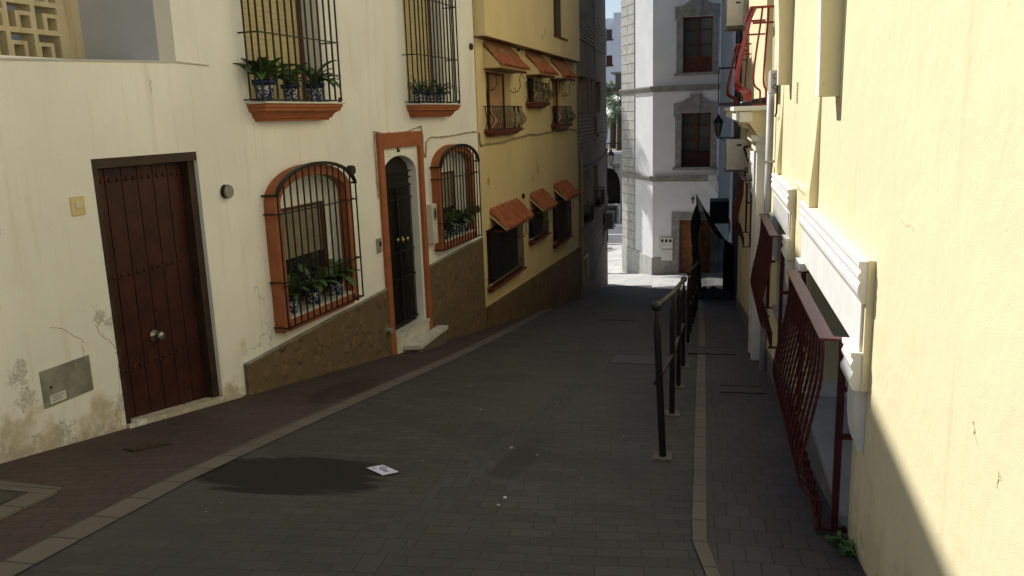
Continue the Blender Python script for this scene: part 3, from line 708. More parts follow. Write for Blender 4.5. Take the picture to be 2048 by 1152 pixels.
def tiled_awning(u0, u1, zt, zf, proj, solid):
    s = MB(F2)
    if solid: s.prism([(0.001, zf-.03), (proj*.80, zf-.03), (proj*.80, zf+.04), (0.001, zt-.02)], u0+.02, u1-.02, 'bca')
    else: s.prism([(0.001, zt-.07), (proj*.9, zf-.03), (proj*.9, zf), (0.001, zt-.02)], u0+.02, u1-.02, 'bca')
    aw = s.build('awning', m_yellow, yh)
    n = max(8, int((u1-u0)/.15)); seg = n*6
    for row, (t0, t1, dz) in enumerate(((0, .52, .0), (.50, 1.06, .018))):
        b = MB(F2); A = []; B_ = []
        for side, lst in ((t0, A), (t1, B_)):
            for i in range(seg+1):
                u = u0+(u1-u0)*i/seg; wv = abs(sin(pi*i/6))*.060
                lst.append((u, .003+proj*side, zt+(zf-zt)*side+wv+.012-dz*.3+(0.012 if row == 0 else 0)))
        va = b.vs(A); vb = b.vs(B_); va2 = b.vs([(p[0], p[1], p[2]-.014) for p in A]); vb2 = b.vs([(p[0], p[1], p[2]-.014) for p in B_])
        for i in range(seg):
            b.bm.faces.new([va[i], va[i+1], vb[i+1], vb[i]]); b.bm.faces.new([va2[i], vb2[i], vb2[i+1], va2[i+1]])
            b.bm.faces.new([vb[i], vb[i+1], vb2[i+1], vb2[i]]); b.bm.faces.new([va[i], va2[i], va2[i+1], va[i+1]])
        for i in (0, seg): b.bm.faces.new([va[i], vb[i], vb2[i], va2[i]])
        b.build('tile_course', m_terraold if (row == 0 and solid) else m_terra, aw)
    b = MB(F2); b.box(u0+.01, u1-.01, .002, proj*.9, zf-.055, zf-.032); b.build('awning_soffit', m_brown, aw)
    for ub in (u0+.10, u1-.10):
        b = MB(F2); P = [(ub, .01, zf-.34)]
        for t in range(10): a = t*.62; rr = .055*(1-t/13.); P.append((ub, .06+rr*cos(a+pi), zf-.34+rr*sin(a+pi)))
        b.tube(P, .006, 5)
        P2 = [(ub, .05, zf-.38), (ub, .14, zf-.36), (ub, .18, zf-.28), (ub, .17, zf-.16), (ub, .19, zf-.08), (ub, .25, zf-.055)]
        b.tube(P2, .007, 5); P3 = []
        for t in range(11): a = pi/2-t*.62; rr = .055*(1-t/14.); P3.append((ub, .25+rr*cos(a), zf-.11+rr*sin(a)))
        b.tube(P3, .006, 5); b.build('scroll_bracket', m_iron, aw)
for (a, c) in ((.41, 2.05), (3.05, 4.30), (5.07, 6.32)): tiled_awning(a, c, 1.13, .80, .32, True)
for (a, c) in ((.43, 2.17), (3.05, 4.16), (5.13, 6.48)): tiled_awning(a, c, -1.53, -1.80, .30, False)
def belly(fr, u0, u1, z0, z1, prof, bars, mat, parent, r=.008, twist=False, name='balcony_grille', k=5, rail=.02, n_in=None, hz=()):
    """grille of bellied bars; prof = [(n, fraction of height from the bottom)]"""
    b = MB(fr); H = z1-z0; m = len(prof)
    for i in range(bars):
        u = u0+(u1-u0)*i/(bars-1); b.tube([(u, n, z0+H*t) for n, t in prof], r, k)
    nt_ = prof[-1][0]; nb_ = prof[0][0]
    for u in (u0, u1):      # side returns
        cnt = max(1, int(nt_/.07))
        for j in range(cnt):
            q = (j+.5)/cnt*.9; b.tube([(u, n*q, z0+H*t) for n, t in prof], r, k)
    o = b.build(name, mat, parent)
    for z, nn in ((z1, nt_), (z0, nb_)):
        h = MB(fr); h.box(u0-.012, u1+.012, nn-rail, nn+rail*.5, z-.007, z+.007)
        for a in (u0, u1): h.box(a-.012, a+.012, 0, nn-rail, z-.0065, z+.0065)
        h.build('rail', mat, o)
    return o
def catmull(P, m=5):
    out = []
    for i in range(len(P)-1):
        p0 = P[max(i-1, 0)]; p1 = P[i]; p2 = P[i+1]; p3 = P[min(i+2, len(P)-1)]
        for j in range(m):
            t = j/m; out.append(tuple(.5*((2*p1[k])+(-p0[k]+p2[k])*t+(2*p0[k]-5*p1[k]+4*p2[k]-p3[k])*t*t+(-p0[k]+3*p1[k]-3*p2[k]+p3[k])*t**3) for k in range(len(p1))))
    out.append(P[-1]); return out
BEL = catmull([(.17, 0), (.17, .10), (.235, .30), (.25, .45), (.19, .68), (.16, .85), (.17, 1)], 4)
for (h, s0, s1, zr) in ((UW[0], .32, 2.02, .175), (UW[1], 2.95, 4.20, .63), (UW[2], 5.02, 6.42, .185)):
    u0, u1, z0, z1 = h
    b = MB(F2); b.box(u0, u1, -.20, -.165, z0, z1); w = b.build('window', m_pane, yh)
    um = u0+(u1-u0)*.38
    if h is not UW[1]:
        slats(F2, um+.03, u1-.02, z0+.01 if h is UW[0] else z0+.40, z1-.03, -.15, .06).build('shutter', m_shutw, w)
        slats(F2, u0+.02, um-.03, z0+.62, z1-.03, -.15, .06).build('shutter', m_shutw, w)
    b = MB(F2)
    for a in (u0, um-.025, u1-.03): b.box(a, a+.04, -.164, -.115, z0, z1)
    b.box(u0+.01, u1+.005, -.163, -.12, z1-.03, z1-.001)
    b.build('frame', m_brown, w)
    zs = z0-.01
    cornice_sill(F2, s0-.02, s1+.03, zs, .10, .20, m_redsill, w)
    belly(F2, s0, s1, zs+.012, zr, BEL, int((s1-s0)/.12), m_iron, w, r=.009)
for (h) in LW:
    u0, u1, z0, z1 = h
    b = MB(F2); b.box(u0, u1, -.09, -.012, z0, z1); w = b.build('window', m_dark, yh)
    b = MB(F2); um = (u0+u1)/2; b.box(u0+.03, u1-.03, -.0105, -.005, z1-.03, z1); b.box(um-.02, um+.02, -.011, -.004, z0, z1); b.box(u0, u0+.03, -.011, -.004, z0, z1); b.box(u1-.03, u1, -.011, -.004, z0, z1); b.build('frame', m_dark, w)
    cornice_sill(F2, u0-.08, u1+.10, z0-.03, .08, .15, m_redsill, w)
    flat_grille(F2, u0-.04, u1+.04, z0-.01, z1+.01, .10, int((u1-u0)/.07), [z0, z1, z0+.13], m_iron, w, r=.008, base=0)
for (px, py) in ((1038, 97), (1048, 392)):
    u, z = F2.at(px, py, .03); b = MB(F2); b.lathe([(.05, .001), (.05, .03), (.03, .045)], (u, 0, z), 12, 'b'); b.build('vent_cap', m_capdark, yh)
u, z = F2.at(977, 363); b = MB(F2); b.box(u-.05, u+.05, .001, .006, z-.06, z+.06); b.build('wall_plate', m_shutw, yh)

# ================================================================== CONCRETE BLOCK (third on the left)
cb = thing('concrete_building', F3(3, -1, F3.g(3)), 'tall grey brown concrete building with ribbed bands at the end of the left side', 'building')
E3 = 6.90
W3H = [(.35, 1.7, .06, .93), (2.15, 3.2, .06, .93), (3.6, 5.2, .06, .93), (.75, 1.25, -2.55, -1.50), (1.6, 2.0, -2.55, -1.50), (3.3, 4.3, -2.50, -1.45), (.45, 1.6, -4.35, -3.75), (2.6, 4.2, 2.9, 4.6), (.3, 1.1, 2.9, 4.6)]
wall(F3, 'wall', m_conc, cb, 0.0, E3, -7.5, 8.0, W3H, t=.3)
b = MB(F3); b.box(.01, E3-.30, -9, -.33, -7.5, 7.9); b.build('building_body', m_conc, cb)
b = MB(F3); b.box(E3-.29, E3, -9, -.305, -7.5, 8.0); b.build('end_wall', m_conc, cb)
b = MB(F3); b.box(0, E3+.05, -9, .10, 8.0, 8.2); b.build('roof', m_conc, cb)
m_rib = plain('ribbed_tile_band', (.27, .225, .17), .7, .25, 5, .3, 80)
for (z0, z1) in ((1.85, 2.66), (-.80, .02), (-3.55, -2.72), (4.7, 5.5)):
    b = MB(F3); b.box(.003, E3-.003, .0005, .006, z0-.02, z1); b.build('band_backing', m_dark, cb)
    b = MB(F3); z = z0; k = 0
    while z < z1:
        b.box(.003, E3-.003, .0065, .030, z, z+.066); z += .092
    b.build('ribbed_band', m_rib, cb)
for h in W3H:
    u0, u1, z0, z1 = h
    b = MB(F3); b.box(u0, u1, -.25, -.22, z0, z1); w = b.build('window', m_paneg if z0 > -1 else m_dark, cb)
    b = MB(F3)
    for a in (u0, (u0+u1)/2-.02, u1-.04): b.box(a, a+.04, -.219, -.12, z0, z1)
    b.build('frame', m_grey if z0 > -3 else m_box, w)
b = MB(F3); b.box(.3, 5.3, .001, .05, .945, 1.0); b.box(.3, 5.3, .001, .06, .0, .05); b.build('window_ledge', m_conc, cb)
for (u, z, l) in ((3.05, -.05, 8), (1.95, .5, 3)): pass
for pts_, r_ in (([(3.38, .06, 3.8), (3.38, .06, -.85)], .022), ([(2.0, .06, .95), (2.0, .06, .05)], .03), ([(.15, .07, -1.0), (.15, .07, -4.4)], .035)):
    b = MB(F3); b.tube(pts_, r_, 6); b.build('downpipe', m_conc, cb)
b = MB(F3); b.box(.45, .50, .001, .03, -4.35, -3.75); b.box(1.56, 1.60, .001, .03, -4.35, -3.75); b.box(.45, 1.6, .001, .03, -3.75, -3.71); b.build('meter_door_frame', m_box, cb)
u, z = F3.at(1188, 250); b = MB(F3); b.box(3.4, 3.5, .0225, .10, -.60, -.10); b.box(3.5, 5.9, .0225, .14, -.62, -.56); b.build('iron_bracket', m_iron, cb)
# planter baskets
def basket(u0, u1, z0, z1, label, veg=True):
    t = thing('window_box', F3(u0, 0, z0), label, 'window box', 'iron window boxes on the concrete building')
    b = MB(F3)
    for z in (z0, z1):
        b.box(u0, u1, .20, .22, z-.01, z+.01); b.box(u0, u0+.02, .002, .20, z-.01, z+.01); b.box(u1-.02, u1, .002, .20, z-.01, z+.01)
    n = int((u1-u0)/.09)
    for i in range(n+1): u = u0+.01+(u1-u0-.02)*i/n; b.tube([(u, .21, z0), (u, .21, z1)], .007, 4)
    for q in (.05, .10, .15): b.tube([(u0+.01, q, z0), (u0+.01, q, z1)], .007, 4); b.tube([(u1-.01, q, z0), (u1-.01, q, z1)], .007, 4)
    b.build('basket', m_iron, t)
    b = MB(F3); b.box(u0+.05, u1-.05, .04, .18, z0+.02, z0+.20); b.build('trough', m_dark, t)
    rnd = random.Random(int(u0*10)); b = MB(F3)
    for i in range(90):
        u = rnd.uniform(u0+.05, u1-.05); n = rnd.uniform(.03, .2); z = z0+.2+rnd.uniform(0, .2); s = .03
        b.face([(u-s, n, z), (u, n+s, z+s), (u+s, n, z+.01), (u, n-s*.5, z-s)])
    b.build('foliage', m_leaf, t, normals=False)
basket(.60, 1.45, -2.75, -2.30, 'black iron window box with plants, nearer of the two on the concrete building')
basket(3.25, 4.15, -2.62, -2.15, 'black iron window box, farther of the two on the concrete building')
def ac_unit(fr, u0, u1, n0, n1, z0, z1, label, mat=None, grp='air conditioner units on the walls', fan=True, dark=None):
    t = thing('air_conditioner', fr(u0, n0, z0), label, 'air conditioner', grp)
    mat = mat or m_box
    b = MB(fr); b.box(u0, u1, n0, n1, z0, z1); b.build('casing', mat, t, bevel=.012)
    cu, cz = (u0+u1)/2+.08, (z0+z1)/2; R = min((z1-z0)*.42, (u1-u0)*.3)
    b = MB(fr)
    for rr in (R, R*.8, R*.6, R*.4, R*.2): b.tube([(cu+rr*cos(a*pi/10), n1+.006, cz+rr*sin(a*pi/10)) for a in range(21)], .004, 4)
    b.build('fan_guard', m_grey, t)
    b = MB(fr)
    for i in range(9 if mat is m_grey else 0): z = z0+(z1-z0)*(.12+.09*i); b.box(u0-.0035, u0-.001, n0+.04, n1-.04, z, z+.012)
    if mat is m_grey: b.build('side_louvre', m_dark, t)
    else: b.box(u0-.003, u0-.001, n0+.06, n0+.14, z1-.09, z1-.06); b.build('maker_plate', m_dark, t)
    for a in (u0+.1, u1-.12):
        b = MB(fr); b.box(a, a+.03, .002, n1+.03, z0-.035, z0-.004); b.box(a, a+.03, .002, .03, z0-.30, z0-.035)
        b.build('bracket', m_grey, t)
    return t
ac_unit(F3, 5.35, 6.05, .08, .34, -3.55, -3.05, 'grey air conditioner low on the concrete building, nearer of the stacked pair', m_grey)
ac_unit(F3, 6.15, 6.80, .10, .38, -3.45, -2.93, 'grey air conditioner low on the concrete building, the one nearest its far corner', m_grey)
cable('cable', F3, [(6.85, .012, -1.1), (6.84, .012, -3.2), (6.86, .012, -4.2)], .02, m_blackcable, 'black cable running down the far corner of the concrete building', 0, .01)
cable('cable', F3, [(.5, .03, -1.38), (3.5, .03, -1.38), (5.8, .03, -1.30), (6.85, .03, -1.15)], .022, m_blackcable, 'thick cable bundle across the concrete building up to its far corner', .02, .01, 2)
cable('cable', F3, [(2.2, .03, -4.55), (4.0, .03, -4.2), (6.2, .03, -3.9)], .009, m_blackcable, 'thin diagonal wire low on the concrete building beneath the air conditioners', .0, .004)

# ================================================================== WHITE CORNER BUILDING
wb = thing('white_building', FM(1, -1, -6.1), 'white corner building with grey quoins and stone window frames at the foot of the street', 'building')
def FMat(px, py, off=0): return FM.at(px, py, off)
EM = 2.36
wins = []
def rect(px0, py0, px1, py1):
    a = FM.at(px0, py1); c = FM.at(px1, py0); return (a[0], c[0], a[1], c[1])
WTOP = rect(1364, 30, 1426, 146); WMID = rect(1361, 225, 1422, 335); WD = rect(1357, 440, 1421, 548)
WD = (WD[0], WD[1], -7.5, WD[3])
wall(FM, 'wall', m_whitewall, wb, 0.0, EM, -7.5, 7.5, [WTOP, WMID, WD], t=.35)
wall(FS, 'side_wall', m_whitewall, wb, 0.0, UQ, -8, 7.5, [], t=.35)
b = MB(); p = [FM(0, -.36, 0), FM(EM, -.36, 0), FM(EM, -8, 0), FS(UQ-.02, -8, 0), FS(UQ-.01, -.36, 0), FS(.3, -.36, 0)]
b.prism([(q.x, q.y) for q in p], -8, 7.4, 'abc'); b.build('building_body', m_whitewall, wb)
b = MB(FM); b.box(EM-.34, EM, -6, -.355, -7.5, 7.5); b.build('end_wall', m_whitewall, wb)
# string courses
for py in (178, 357):
    z = FM.at(1306, py)[1]
    for fr_, a0, a1 in ((FM, -.02, EM+.05), (FS, 0.0, UQ+.05)):
        b = MB(fr_); b.prism([(.001, z-.11), (.05, z-.11), (.05, z-.05), (.09, z-.03), (.09, z+.03), (.12, z+.04), (.12, z+.09), (.001, z+.10)], a0, a1, 'bca'); b.build('string_course', m_stonetrim if fr_ is FM else m_stonetrim, wb)
# base course
zb = FM.at(1306, 515)[1]
b = MB(FM); b.prism([(0.04, -7), (WD[0]-.30, -7), (WD[0]-.30, zb+.02), (0.04, zb)], .001, .05, 'acb'); b.build('base_course', m_stonetrim, wb)
m_lightstone = plain('pale_stone', (.42, .42, .38), .8, .15, 5, .4, 60)
b = MB(FS); b.prism([(-.03, -7.5), (UQ, -7.5), (UQ, zb+.1), (-.03, zb)], .001, .05, 'acb'); b.build('base_course', m_lightstone, wb)
# quoins on the street side's left edge
b = MB(FS); zz = zb+.08; k = 0; uq0, uq1 = FS.at(1270, 300)[0], UQ+.004
while zz < 7.4:
    h = .36
    if k % 2 == 0: b.box(uq0, uq1, .001, .03, zz, zz+h-.02)
    else: um = (uq0+uq1)/2; b.box(uq0, um-.012, .001, .03, zz, zz+h-.02); b.box(um+.012, uq1, .001, .03, zz, zz+h-.02)
    zz += h; k += 1
b.build('quoin', m_lightstone, wb)
b = MB(FS); b.box(uq0+.003, uq1+.003, .0005, .012, zb+.08, 7.4); b.build('quoin_joint', plain('dark_joint', (.12, .115, .10), .9, .2, 9, 0), wb)
for h, tag_ in ((WTOP, 'a'), (WMID, 'b')):
    u0, u1, z0, z1 = h; cu = (u0+u1)/2
    b = MB(FM); b.box(u0, u1, -.30, -.26, z0, z1); w = b.build('window', m_paneg, wb)
    b = MB(FM)
    t = .06
    b.box(u0, u0+t, -.259, -.18, z0, z1); b.box(u1-t, u1, -.259, -.18, z0, z1); b.box(cu-.05, cu+.05, -.259, -.18, z0, z1); b.box(u0+t, u1-t, -.258, -.181, z1-t, z1); b.box(u0+t, u1-t, -.258, -.181, z0, z0+.5); b.box(u0+t, u1-t, -.257, -.17, z0+.5, z0+.55)
    for zz in (.62,): b.box(u0+t, u1-t, -.257, -.185, z0+(z1-z0)*.5, z0+(z1-z0)*.5+.03); b.box(u0+t, u1-t, -.257, -.185, z0+(z1-z0)*.76, z0+(z1-z0)*.76+.03)
    b.build('frame', m_winred, w)
    b = MB(FM)
    if tag_ == 'b':
        for i in range(14): a = u0+.05+(u1-u0-.1)*i/13; b.tube([(a, -.10, z0+.02), (a, -.10, z0+.55)], .012, 4)
        b.box(u0+.01, u1-.01, -.12, -.08, z0+.55, z0+.59)
        b.build('window_railing', m_iron, w)
    else: b.bm.free()
    # stone surround with shouldered, bowed head and keystone
    s = .26; head = [(u0-s, z1+.12), (u0-s, z1+.36), (u0+.05, z1+.40), (cu-.25, z1+.56), (cu+.25, z1+.56), (u1-.05, z1+.40), (u1+s, z1+.36), (u1+s, z1+.12)]
    b = MB(FM); b.prism([(u0-s, z1-.10)] + head + [(u1+s, z1-.10), (u1, z1-.10), (u1, z1), (u0, z1), (u0, z1-.10)], .001, .04, 'acb')
    b.box(u0-.20, u0, .001, .04, z0, z1-.102); b.box(u1, u1+.20, .001, .04, z0, z1-.102)
    b.prism([(cu-.12, z1-.001), (cu+.12, z1-.001), (cu+.17, z1+.62), (cu-.17, z1+.62)], .042, .075, 'acb'); b.box(cu-.22, cu+.22, .002, .09, z1+.62, z1+.68)
    b.build('stone_surround', m_stonetrim, w)
    b = MB(FM); b.box(u0-.28, u1+.28, .001, .10, z0-.09, z0-.002); b.build('sill', m_stonetrim, w)
u0, u1, _, z1 = WD
b = MB(FM); b.box(u0, u1, -.22, -.18, -6.6, z1); d = b.build('door', m_door_wood, wb)
b = MB(FM); cu = (u0+u1)/2
for i in range(4):
    a = u0+.06+i*(u1-u0-.06)/4; b.box(a, a+(u1-u0)/4-.09, -.179, -.165, -5.9, z1-.1)
b.build('door_board', m_door_wood, d)
b = MB(FM); b.box(u0-.27, u0, .001, .05, -6.6, z1+.02); b.box(u1, u1+.27, .001, .05, -6.6, z1+.02); b.box(u0-.27, u1+.27, .001, .05, z1+.02, z1+.28); b.build('door_surround', m_stonetrim, wb)
a0 = FM.at(1318, 520); a1 = FM.at(1346, 475)
b = MB(FM); zm = (a0[1]+a1[1])/2; b.box(a0[0], a1[0], .052, .09, zm+.02, a1[1]); b.box(a0[0]+.08, a1[0], .052, .09, a0[1], zm-.01); c = b.build('meter_cupboard', m_box, wb, bevel=.006)
b = MB(FM)
for i in range(3): a = a0[0]+.09+i*.15; b.box(a, a+.09, .091, .095, a1[1]-.17, a1[1]-.06)
b.build('meter_window', m_dark, c)
# ---- lanterns
def lantern(t, c, s):
    x, y, z = c; b = MB()
    b.lathe([(.012*s, .0), (.05*s, .01*s), (.06*s, .03*s)], (x, y, z), 6); b.lathe([(.15*s, .40*s), (.165*s, .41*s), (.15*s, .43*s), (.09*s, .54*s), (.05*s, .58*s), (.055*s, .60*s), (.012*s, .66*s), (.004*s, .72*s)], (x, y, z), 6)
    for j in range(6):
        a = 2*pi*j/6; b.tube([(x+.058*s*cos(a), y+.058*s*sin(a), z+.03*s), (x+.14*s*cos(a), y+.14*s*sin(a), z+.40*s)], .008*s, 4)
    b.build('lantern_frame', m_iron, t)
    b = MB(); b.lathe([(.052*s, .035*s), (.132*s, .395*s)], (x, y, z), 6); b.build('lantern_glass', m_lglass, t)
m_lglass = glass('frosted_lantern_glass', (.25, .24, .20), .3)
def scroll(b, fr, cu, cn, cz, r, plane='nz', turns=1.4, r0=.008):
    P = []
    for i in range(18): a = i/17*turns*2*pi; rr = r*(1-i/22); P.append((cu, cn+rr*cos(a), cz+rr*sin(a)))
    b.tube(P, r0, 5)
# right-hand wall lamp (far end of the yellow wall)
pw = FR(17.4, .45, -.50); t = thing('wall_lantern', pw, 'black six sided lantern on a bracket from the right hand wall', 'wall lamp')
x, y, z = pw; lantern(t, (x, y, -.62), .78)
b = MB(FR); b.tube([(17.4, 0, -.66), (17.4, .46, -.66)], .016, 6); b.tube([(17.4, .01, -.95), (17.4, .12, -.86), (17.4, .3, -.72), (17.4, .40, -.67)], .012, 6); scroll(b, FR, 17.4, .12, -.76, .08); b.tube([(17.4, .45, -.66), (17.4, .45, -.60)], .02, 6)
b.box(17.35, 17.45, .0, .02, -1.0, -.55); b.build('wall_bracket', m_iron, t)
# lamp on the gap edge: bracket from the white building's hidden flank
q = FS.at(1246, 322); pc = FS(q[0], .1, q[1])
t = thing('wall_lantern', FS(q[0], .5, q[1]), 'black domed lantern on a scrolled bracket in the gap beside the concrete building', 'wall lamp')
lx = ray(1222, 326); lx = lx*(33.2/lx.y); lantern(t, (lx.x, lx.y, lx.z-.08), .95)
b = MB(); a = Vector((lx.x, lx.y, lx.z-.10)); e = FS(q[0]+.3, .0, a.z); 
b.tube([tuple(a), tuple(e)], .02, 6); dirv = (e-a)
for k_, rr in ((.35, .13), (.75, .17)):
    P = []
    for i in range(18): an = i/17*1.5*2*pi; r2 = rr*(1-i/22); o_ = a+dirv*k_; P.append((o_.x+dirv.normalized().x*r2*cos(an), o_.y+dirv.normalized().y*r2*cos(an), o_.z-.14+r2*sin(an)))
    b.tube(P, .014, 5)
b.tube([tuple(e+Vector((0, 0, -.45))), tuple(a+dirv*.5+Vector((0, 0, -.30))), tuple(a+dirv*.1)], .014, 5); b.build('wall_bracket', m_iron, t)
# small wall lantern above brown door
q = FM.at(1387, 399); t = thing('wall_lantern', FM(q[0], .12, q[1]), 'tiny black lantern on the white wall above the brown door', 'wall lamp'); c = FM(q[0], .16, q[1]-.14); lantern(t, tuple(c), .42)
b = MB(FM); b.tube([(q[0], 0, q[1]+.02), (q[0], .16, q[1]+.06), (q[0], .16, q[1]+.16)], .01, 5); b.build('wall_bracket', m_iron, t)
# box lamp at the right corner of the white building
q = FM.at(1427, 357); b = MB(FM); b.box(q[0]-.14, q[0]+.16, .15, .42, q[1]-.22, q[1]+.16); t = b.build('floodlight', m_box, bevel=.02); tag(t, 'pale box floodlight under the stone ledge at the white building\'s right corner', 'floodlight')
b = MB(FM); b.box(q[0]-.03, q[0]+.04, 0, .15, q[1]-.05, q[1]+.02); b.tube([(q[0]+.1, .2, q[1]-.22), (q[0]+.14, .15, q[1]-.5)], .015, 5); b.build('bracket', m_grey, t)

# ================================================================== RIGHT HOUSE
rh = thing('pale_yellow_house', FR(3, -1, FR.g(3)), 'sunlit pale yellow house with white window cornices and maroon bulging grilles along the right side', 'house')
R1 = (.42, 2.15, -1.90, -.975); R2 = (3.62, 4.85, -1.90, -.975); R3 = (8.85, 10.2, -1.95, -.975); RP = (6.60, 7.05, -6, -.46)
RU = (6.35, 7.55, .03, 2.3)
ER = 15.3
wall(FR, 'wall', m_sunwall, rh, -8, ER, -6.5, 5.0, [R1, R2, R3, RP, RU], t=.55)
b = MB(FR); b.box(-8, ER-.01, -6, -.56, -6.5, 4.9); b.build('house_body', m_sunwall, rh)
b = MB(FR); b.box(-8, ER, -6, .05, 5.0, 5.15); b.build('roof', m_terra, rh)
def moulding(fr, u0, u1, z, prof, parent, name, mat=m_white, base=0):
    b = MB(fr); pts = [(0.001+base, z)] + [(base+n, z+dz) for n, dz in prof] + [(base+.001, z+prof[-1][1])]
    b.prism(pts, u0, u1, 'bca'); return b.build(name, mat, parent)
CPROF = [(n*.56, d) for n, d in [(.115, 0), (.115, -.022), (.108, -.030), (.100, -.034), (.100, -.045), (.114, -.052), (.118, -.064), (.112, -.078), (.100, -.084), (.106, -.092), (.112, -.10), (.116, -.115), (.114, -.135), (.10, -.155), (.088, -.17), (.075, -.178)]]
CAP = [(n*.72, d) for n, d in [(.105, 0), (.105, -.020), (.092, -.028), (.098, -.042), (.106, -.056), (.098, -.075), (.088, -.082), (.094, -.096), (.108, -.115), (.108, -.135), (.095, -.155), (.08, -.165)]]
def window_surround(u0, u1, hole, zc=-.62, flutes=False):
    w = MB(FR); w.box(hole[0]-.0, hole[1]+.0, -.50, -.46, hole[2], hole[3]); win = w.build('window', m_pane, rh)
    fr_ = MB(FR); um = (hole[0]+hole[1])/2
    fr_.box(hole[0]+.01, hole[1]-.01, -.457, -.42, hole[3]-.06, hole[3]-.005)
    for a in (hole[0], um-.03, hole[1]-.05): fr_.box(a, a+.05, -.459, -.41, hole[2]+.02, hole[3])
    fr_.build('frame', m_box, win)
    moulding(FR, u0-.03, u1+.03, zc, CPROF, win, 'cornice')
    b = MB(FR); b.box(u0-.035, u1+.035, .001, .030, -1.0045, zc+.004); b.box(u0-.035, hole[0]-.001, .001, .030, -1.17, -1.0045); b.box(hole[1]+.001, u1+.035, .001, .030, -1.17, -1.0045); b.build('backing', m_sunwall, win)
    b = MB(FR); b.box(u0, u1, .0305, .042, -1.005, zc-.178); b.build('frieze', m_white, win)
    if flutes:
        b = MB(FR); n = 16
        for i in range(n): a = u0+.05+(u1-u0-.1)*i/n; b.box(a, a+(u1-u0-.1)/n*.55, .0425, .050, -.985, zc-.19)
        b.build('fluting', m_white, win)
    for (a0, a1) in ((u0-.005, u0+.20), (u1-.20, u1+.005)):
        moulding(FR, a0-.02, a1+.02, -1.006, CAP, win, 'capital')
        b = MB(FR); zb_, zs = -1.46, -1.172; pts = [(.001, zs), (.045, zs), (.047, -1.26), (.044, -1.34), (.037, -1.40), (.025, -1.445), (.001, zb_)]
        b.prism(pts, a0+.01, a1-.01, 'bca'); b.build('pilaster', m_white, win)
    b = MB(FR); b.box(hole[0]+.001, hole[1]-.001, -.458, .03, hole[2]-.04, hole[2]+.012); b.build('sill', plain('grey_marble', (.33, .33, .34), .4, .1, 5, .1), win, bevel=.003)
    b = MB(FR); b.box(hole[1]-.02, hole[1]-.001, -.44, .0, hole[2]+.013, hole[2]+.11); b.build('end_upstand', m_white, win)
    return win
w1 = window_surround(.14, 2.42, R1); w2 = window_surround(3.32, 5.02, R2, flutes=True); w3 = window_surround(8.6, 10.4, R3, flutes=True)
m_pipe = plain('grey_pipe', (.42, .42, .41), .5, .1, 6, .1)
m_plinthg = plain('grey_plinth', (.17, .16, .15), .8, .2, 8, .4, 60)
def gline(u): return FR.g(u, .0)
b = MB(FR); b.prism([(.38, -6), (ER, -6), (ER, gline(ER)+.22), (2.2, gline(2.2)+.24), (.9, gline(.9)+.10), (.38, gline(.38)+.02)], .001, .018, 'acb'); b.build('plinth', m_plinthg, rh)
# big bellied grilles
BP = catmull([(.125, 0), (.125, .12), (.13, .145), (.165, .16), (.205, .20), (.225, .26), (.222, .34), (.205, .45), (.175, .62), (.148, .80), (.145, 1.0)], 4)
def big_grille(u0, u1, z0, z1, win, bars=15, sc_=1., name='grille'):
    b = MB(FR); H = z1-z0
    for i in range(bars):
        u = u0+(u1-u0)*i/(bars-1)
        pts = []; m = 40
        for j, (n, t) in enumerate(BP): pts.append((u, n*sc_, z0+H*t))
        # twisted square bar: thin tube with alternating radius in its middle
        P = []
        for j in range(len(pts)-1):
            a, c = pts[j], pts[j+1]; k = max(1, int(H*(BP[j+1][1]-BP[j][1])/.018))
            for q in range(k): P.append(tuple(a[x]+(c[x]-a[x])*q/k for x in range(3)))
        P.append(pts[-1])
        r = [(.0095 if (j % 2) and z0+H*.38 < p[2] < z0+H*.85 else .0072) for j, p in enumerate(P)]
        b.tube(P, r, 5)
    g = b.build(name, m_maroon, win)
    b = MB(FR); b.box(u0-.02, u1+.02, .145*sc_-.045, .145*sc_+.02, z1, z1+.012)
    for a in (u0, u1): b.box(a-.02, a+.02, .0, .145*sc_-.045, z1+.001, z1+.011)
    b.build('top_rail', m_maroon, g)
    b = MB(FR)
    for a in (u0, u1):
        b.box(a-.016, a+.016, .0, .15*sc_, z0-.012, z0)
        b.box(a-.016, a+.016, .045, .075, z0, z1)                       # upright near the wall
        b.box(a-.010, a+.010, .0, .045, z0+.50*H-.012, z0+.50*H+.012)
        b.box(a-.010, a+.010, .0, .045, z0+.75*H-.010, z0+.75*H+.010)
    b.box(u0, u1, .118*sc_, .135*sc_, z0-.011, z0-.001)
    b.build('grille_frame', m_maroon, g); return g
big_grille(.42, 2.05, -1.955, -1.035, w1); big_grille(3.62, 5.10, -1.975, -1.035, w2, 14); big_grille(8.85, 10.35, -1.95, -1.0, w3, 14, 1.2)
# entrance portal
b = MB(FR); b.box(6.40, 6.60, .001, .13, -3.6, -.47); b.box(7.05, 7.25, .001, .13, -3.7, -.47); b.box(6.36, 7.29, .001, .15, -.469, -.36); b.box(6.32, 7.33, .001, .20, -.359, -.29); p_ = b.build('entrance_surround', m_white, rh)
b = MB(FR); b.box(6.60, 7.05, -.30, -.26, -4, -.46); b.build('door', m_grey, p_)
